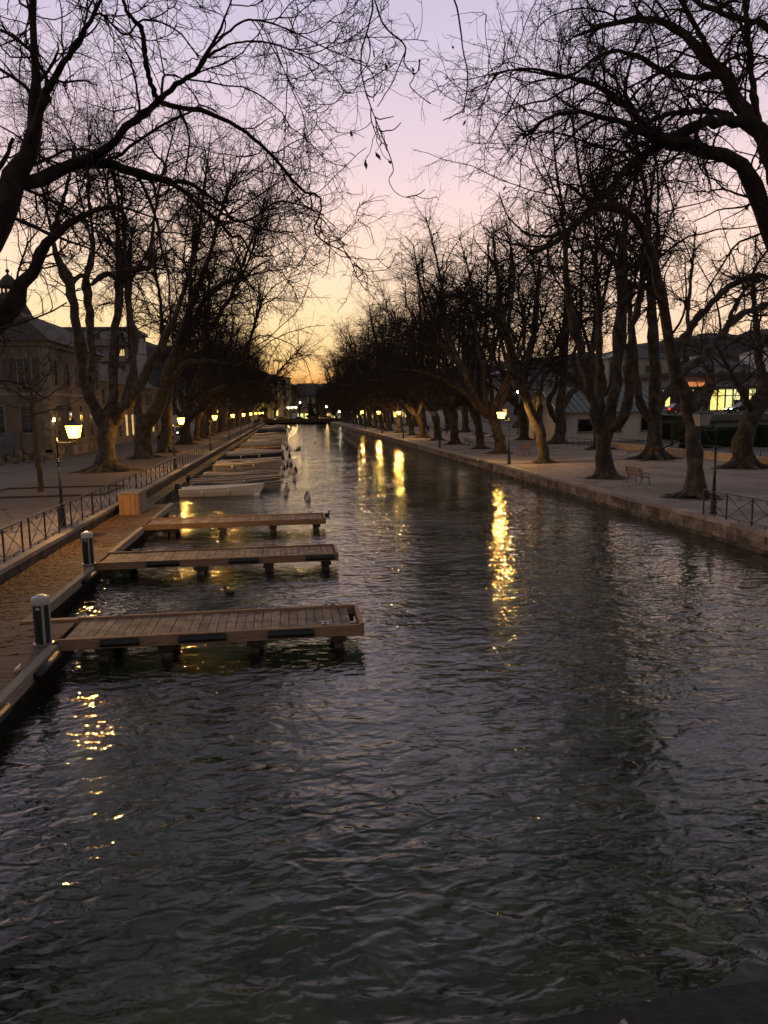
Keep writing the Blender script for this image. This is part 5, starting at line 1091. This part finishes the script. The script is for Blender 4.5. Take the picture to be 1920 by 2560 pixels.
# right back edge: low wall, ramp rails, hedges
w_ = thing('low_wall', (32.6, 60, QZ), 'low beige wall along the back of the right promenade', 'wall')
y = 42.0
while y < 76: MB().bb(32.4, 32.75, y, y+2.58, QZ-.1, QZ+.62+rs.uniform(-.01,.01)).build('wall_block', 'beige_wall', w_); y += 2.6
def ramp_rail(x, y0, y1, z0, label):
    t = thing('handrail', (x, y0, z0), label, 'handrail', 'dark green handrails'); MB().tube([(x,y0,z0+1.0),(x,y1,z0+1.0)], .03, 6).build('top_rail', 'iron', t); MB().tube([(x,y0,z0+.5),(x,y1,z0+.5)], .02, 6).build('middle_rail', 'iron', t)
    yy = y0
    while yy <= y1+.01: MB().tube([(x,yy,z0),(x,yy,z0+1.0)], .025, 6).build('post', 'iron', t); yy += (y1-y0)/max(1, round((y1-y0)/1.9))
ramp_rail(33.2, 43, 74, QZ, 'long dark handrail behind the low beige wall'); ramp_rail(29.6, 72.6, 79.4, QZ, 'short dark handrail before the white boathouse')
def foliage(name, loc, size, n, matn, label, cat, group, seed, leaf=0.09, cone=False, trunk=True):
    r = np.random.default_rng(seed); t = thing(name, loc, label, cat, group); sx, sy, sz = size
    u = r.normal(0,1,(n,3)); u /= np.linalg.norm(u, axis=1)[:,None]; rad = r.random(n)**0.3; lump = 1+0.12*np.sin(u[:,0]*7+seed)+0.10*np.sin(u[:,2]*9+u[:,1]*6)
    if cone:
        z = r.random(n)**1.3; a = r.uniform(0, 6.283, n); rr = (1-z)*(0.75+0.25*np.sin(z*40))*np.sqrt(r.random(n)); P = np.stack([rr*np.cos(a)*sx, rr*np.sin(a)*sy, z*sz*2], 1)
    elif name == 'hedge':
        P = r.uniform(-1, 1, (n,3)); k = r.integers(0, 3, n); f = r.random(n) < .8; P[np.arange(n)[f], k[f]] = np.sign(P[np.arange(n)[f], k[f]]); P = P*[sx, sy, sz]+[0, 0, sz]
    else: P = u*(rad*lump)[:,None]*[sx, sy, sz]+[0, 0, sz*1.15]
    V = np.zeros((n,4,3)); a = r.normal(0,1,(n,3)); a /= np.linalg.norm(a, axis=1)[:,None]; b = np.cross(a, r.normal(0,1,(n,3))); b /= np.linalg.norm(b, axis=1)[:,None]; l = leaf*r.uniform(.6,1.4,n)[:,None]
    V[:,0] = P-a*l; V[:,1] = P-b*l*.6; V[:,2] = P+a*l; V[:,3] = P+b*l*.6
    link('crown', fast_mesh('crown', V.reshape(-1,3), np.arange(n*4).reshape(-1,4), False), t, matn)
    if name == 'hedge': MB().bb(loc[0]-sx*.9, loc[0]+sx*.9, loc[1]-sy*.8, loc[1]+sy*.8, loc[2], loc[2]+sz*1.85).build('core', matn, t)
    elif trunk: MB().tube([loc, (loc[0], loc[1], loc[2]+sz*1.2)], [sx*.09, sx*.05], 7).build('trunk', 'bark_young', t)
    return t
for i, (x, y, sx, h, lab) in enumerate(((42,72,3.2,.95,'dark clipped hedge left part of the terrace'),(49.5,71,3.4,1.05,'dark clipped hedge middle of the terrace'),(57.5,70,3.6,.9,'dark clipped hedge at the right of the terrace'),(66,69,4,1.0,'dark clipped hedge cut by the right picture edge'))):
    foliage('hedge', (x, y, QZ), (sx, .7, h), 5200, 'hedge', lab, 'hedge', 'clipped hedges', 60+i, .10)
T_ = thing('terrace_shelter', (47, 78, QZ), 'dark timber shelter frame before the right bank', 'shelter')
for x in (40, 44.5, 49, 53.5, 58):
    for y in (76.5, 79): MB().bb(x-.1, x+.1, y-.1, y+.1, QZ, 3.0).build('post', 'pile', T_)
MB().bb(39.6, 58.4, 76.2, 76.45, 3.0, 3.2).build('beam', 'pile', T_); MB().bb(39.6, 58.4, 79.05, 79.3, 3.0, 3.2).build('beam', 'pile', T_)
for k in range(19): MB().bb(39.9+k*1.0, 40.0+k*1.0, 76, 79.5, 3.2, 3.32).build('rafter', 'pile', T_)
# cars on the right road
car((71,100,3.74), 0.0, 'dark car with red tail lights on the raised right road', 'car_dark'); car((79,97,3.74), 3.14, 'silver car on the raised right road', 'car_silver', head=True, tail=False)
car((60,96,3.74), 3.14, 'dark car left on the raised right road', 'car_dark', head=True, tail=False); car((53,99,3.74), 0.0, 'red car on the raised road near the boathouse', 'car_red'); car((88,101,3.74), 0.0, 'red car at the right end of the raised road', 'car_red')
def street_light(loc, h, label, arms=1, m_='globe_warm', r=.30):
    t = thing('street_light', loc, label, 'street light', 'street lights beyond the canal'); x, y, z = loc
    MB().lathe([(.12,0),(.10,.6),(.06,.7),(.05,h)], 8, loc).build('pole', 'iron', t)
    for k in range(arms):
        dx = 0 if arms == 1 else (k-(arms-1)/2)*1.5
        if arms > 1: MB().tube([(x,y,z+h-.5),(x+dx,y,z+h-.1)], .04, 5).build('arm', 'iron', t)
        MB().lathe([(r*.3,-r),(r*.85,-r*.5),(r,0),(r*.85,r*.5),(r*.3,r)], 10, (x+dx,y,z+h+r*.8)).build('globe', m_, t, True)
sl = thing('tall_pole', (43.5, 48.5, QZ), 'tall thin street-light pole with slanting arm at the right', 'street light')
pt = D(1867, 1060, 62); qt = D(1862, 820, 62); rt_ = D(1920, 803, 60)
sl.location = (pt[0], 62, QZ); ORG[sl.name] = (pt[0], 62, QZ); MB().tube([(pt[0],62,QZ),(pt[0],62,qt[2])], [.09,.05], 8).build('pole', 'iron', sl); MB().tube([(pt[0],62,qt[2]),tuple(rt_)], .035, 6).build('arm', 'iron', sl)

# ------------------------------------------------------------------ the canal end
bg_ = thing('road_bridge', (4, 288, 0), 'dark low road bridge closing the far end of the canal', 'bridge')
MB().bb(-12, 20, 286.5, 296, 0.9, 1.35).build('deck', 'stone', bg_); MB().bb(-12, 20, 286.2, 286.6, 0.6, 2.0).build('parapet', 'mossy', bg_); MB().bb(-12,20,295.9,296.3,.6,2.0).build('parapet', 'mossy', bg_)
MB().bb(-12.3, 20.3, 297, 297.5, -1.95, 0.74).build('end_wall', 'mossy', bg_)
for x in (-7, -1, 5, 11, 15): MB().bb(x-.35, x+.35, 286.7, 295.8, -1.9, .9).build('pier', 'mossy', bg_)
for i, (x, rz, pnt, hd, tl, lab) in enumerate(((-7.4,0.05,'car_dark',False,True,'dark car with red tail lights left on the far bridge'),(-2.4,3.1,'car_dark',True,False,'dark car with headlights on the far bridge'),(4.2,3.14,'car_dark',False,False,'large dark car in the middle of the far bridge'),(9.8,0,'car_dark',False,False,'dark car right on the far bridge'),(15,3.14,'car_silver',False,False,'silver car at the right end of the far bridge'))):
    car((x, 290.5+i*.3, 1.36), rz, lab, pnt, hd, tl)
for i, (u, v, Y, arms, m_, lab) in enumerate(((730,1019,300,3,'globe_far','triple-globe street light left of centre beyond the bridge'),(816,1017,292,1,'globe_far','bright street light right of centre beyond the bridge'),(795,1020,318,1,'globe_far','street light just left of the bright one'),
        (848,1029,300,1,'globe_far_white','white street light far right of centre, leftmost of three'),(862,1032,306,1,'globe_far_white','white street light far right of centre, middle of three'),(880,1033,300,1,'globe_far_white','white street light far right of centre, rightmost of three'),(750,1006,340,1,'globe_far_white','small high light among the dark crowns in the centre'))):
    p = D(u, v, Y); street_light((p[0], Y, QZ), p[2]-QZ-.25, lab, arms, m_)
K_ = thing('shop_row', (14, 372, QZ), 'row of lit shops behind the far bridge', 'building'); MB().bb(4, 60, 366, 376, QZ-.2, 11).build('wall', 'cream_wall', K_); MB().bb(3.6,60.4,365.6,376.4,11,11.5).build('roof', 'slate', K_)
for k in range(16):
    x = 5+k*3.4; MB().bb(x, x+2.6, 365.93, 365.99, 1.2, 3.6).build('shop_window', ('window_yellow','window_green','dark_glass','window_warm')[rs.randrange(4)], K_)
    MB().bb(x+.4, x+1.8, 365.93, 365.99, 6, 8).build('window', 'dark_glass', K_)
for i, (x, y, s, h) in enumerate(((9.5,312,2.6,5.0),(14,308,3.0,6.2),(20,320,3.2,6.0),(26,318,3.4,6.5),(-19,312,3.4,7),(38,322,4,8))):
    foliage('evergreen_tree', (x, y, QZ), (s, s, h), 7000, 'conifer', '%s dark evergreen tree behind the far bridge counted by nearness' % ORDW[i], 'tree', 'evergreen trees', 80+i, .22, cone=(i in (0,3)))
# left side: bicycle shelter, bicycles, bed edging, parked cars
sh = thing('bicycle_shelter', (-26.8, 73.5, QZ), 'curved-roof bicycle shelter in front of the villa', 'shelter')
X0, X1 = -31.0, -24.6; cy, rz_ = 75.6, 2.3
def arcp(x, a, r=2.35): return (x, cy-r*math.sin(a), QZ+0.55+r*math.cos(a))
for k in range(5):
    x = X0+(X1-X0)*k/4; MB().tube([arcp(x, a) for a in np.linspace(0, 1.5, 9)], .07, 6).build('rib', 'iron', sh); MB().tube([(x,cy,QZ),(x,cy,QZ+2.85)], .06, 6).build('post', 'iron', sh); MB().tube([(x,cy-2.33,QZ),(x,cy-2.33,QZ+.75)], .05, 6).build('post', 'iron', sh)
for k in range(4):
    xa, xb = X0+(X1-X0)*k/4+.08, X0+(X1-X0)*(k+1)/4-.08
    for j in range(5):
        a0, a1 = 1.5*j/5+.02, 1.5*(j+1)/5-.02; MB().poly([arcp(xa,a0,2.33), arcp(xb,a0,2.33), arcp(xb,a1,2.33), arcp(xa,a1,2.33)]).build('pane', 'slate', sh, fix=False)
for i, (x, h, lab) in enumerate(((-25.6,2.2,'short dark post with crossbar right before the bicycle shelter'),(-28.6,2.0,'short dark post with crossbar left before the bicycle shelter'))):
    q = thing('barrier_post', (x, 71.2, QZ), lab, 'post', 'posts before the shelter'); MB().bb(x-.14,x+.14,71.1,71.3,QZ,QZ+h).build('post', 'iron', q); MB().bb(x-.7,x+.7,71.08,71.32,QZ+h,QZ+h+.22).build('crossbar', 'iron', q)
bicycle((-23.0, 73.6, QZ), 0.15, 'bicycle with a child seat at the villa corner', True); bicycle((-24.9, 72.6, QZ), 0.5, 'dark bicycle beside the shelter posts'); bicycle((-17.4, 103, QZ), 1.3, 'parked bicycle under the left trees past the second lamp'); bicycle((-16.2, 112, QZ), 0.3, 'parked bicycle farther along under the left trees')
ed = thing('bed_edging', (-14, 45, QZ), 'low timber edging round the bed of the young tree', 'edging')
for x0, x1, y0, y1 in ((-16.6,-9.8,47.6,47.72),(-16.6,-16.48,42.6,47.6),(-16.6,-9.8,42.5,42.6),(-9.92,-9.8,42.6,47.6)): MB().bb(x0,x1,y0,y1,QZ,QZ+.10).build('edge_board', 'pile', ed)
tag(MB().poly([(-16.48,42.6,QZ+.02),(-9.92,42.6,QZ+.02),(-9.92,47.6,QZ+.02),(-16.48,47.6,QZ+.02)]).build('planting_bed', 'dirt', fix=False), kind='structure')
car((-19.5, 128, QZ), 1.5, 'parked dark car under the left trees by the wing', 'car_dark', tail=False); car((-19.8, 150, QZ), 1.6, 'oncoming car with white headlights far left', 'car_dark', head=True, tail=False).rotation_euler = (0,0,-1.57); car((-19.6, 190, QZ), -1.57, 'second oncoming car with headlights farther left', 'car_dark', head=True, tail=False)
street_light((-18.2, 84, QZ), 6.0, 'warm high street light between the left trunks', 1, 'globe_white', .16); street_light((-17.6, 108, QZ), 4.2, 'white street light beside the arching-limb tree', 1, 'globe_white', .2)
street_light((-19.5, 170, QZ), 5.5, 'far white street light deep under the left trees', 1, 'globe_white', .25); street_light((36, 118, QZ), 6.5, 'warm street light between the right trunks', 1, 'globe_white', .2)
# bridge parapet under the viewer's hands, lower right corner
pp = thing('bridge_parapet', (0.3, 0.5, 3.4), 'dark chipped painted bridge parapet in the lower right corner', 'parapet')
MB().box((0.35, 0.490, 4.44), (7.0, 0.36, 0.12), 0.075).build('handrail', 'parapet', pp); MB().box((0.35, 0.50, 3.75), (7.0, 0.16, 1.26), 0.075).build('panel', 'parapet', pp)
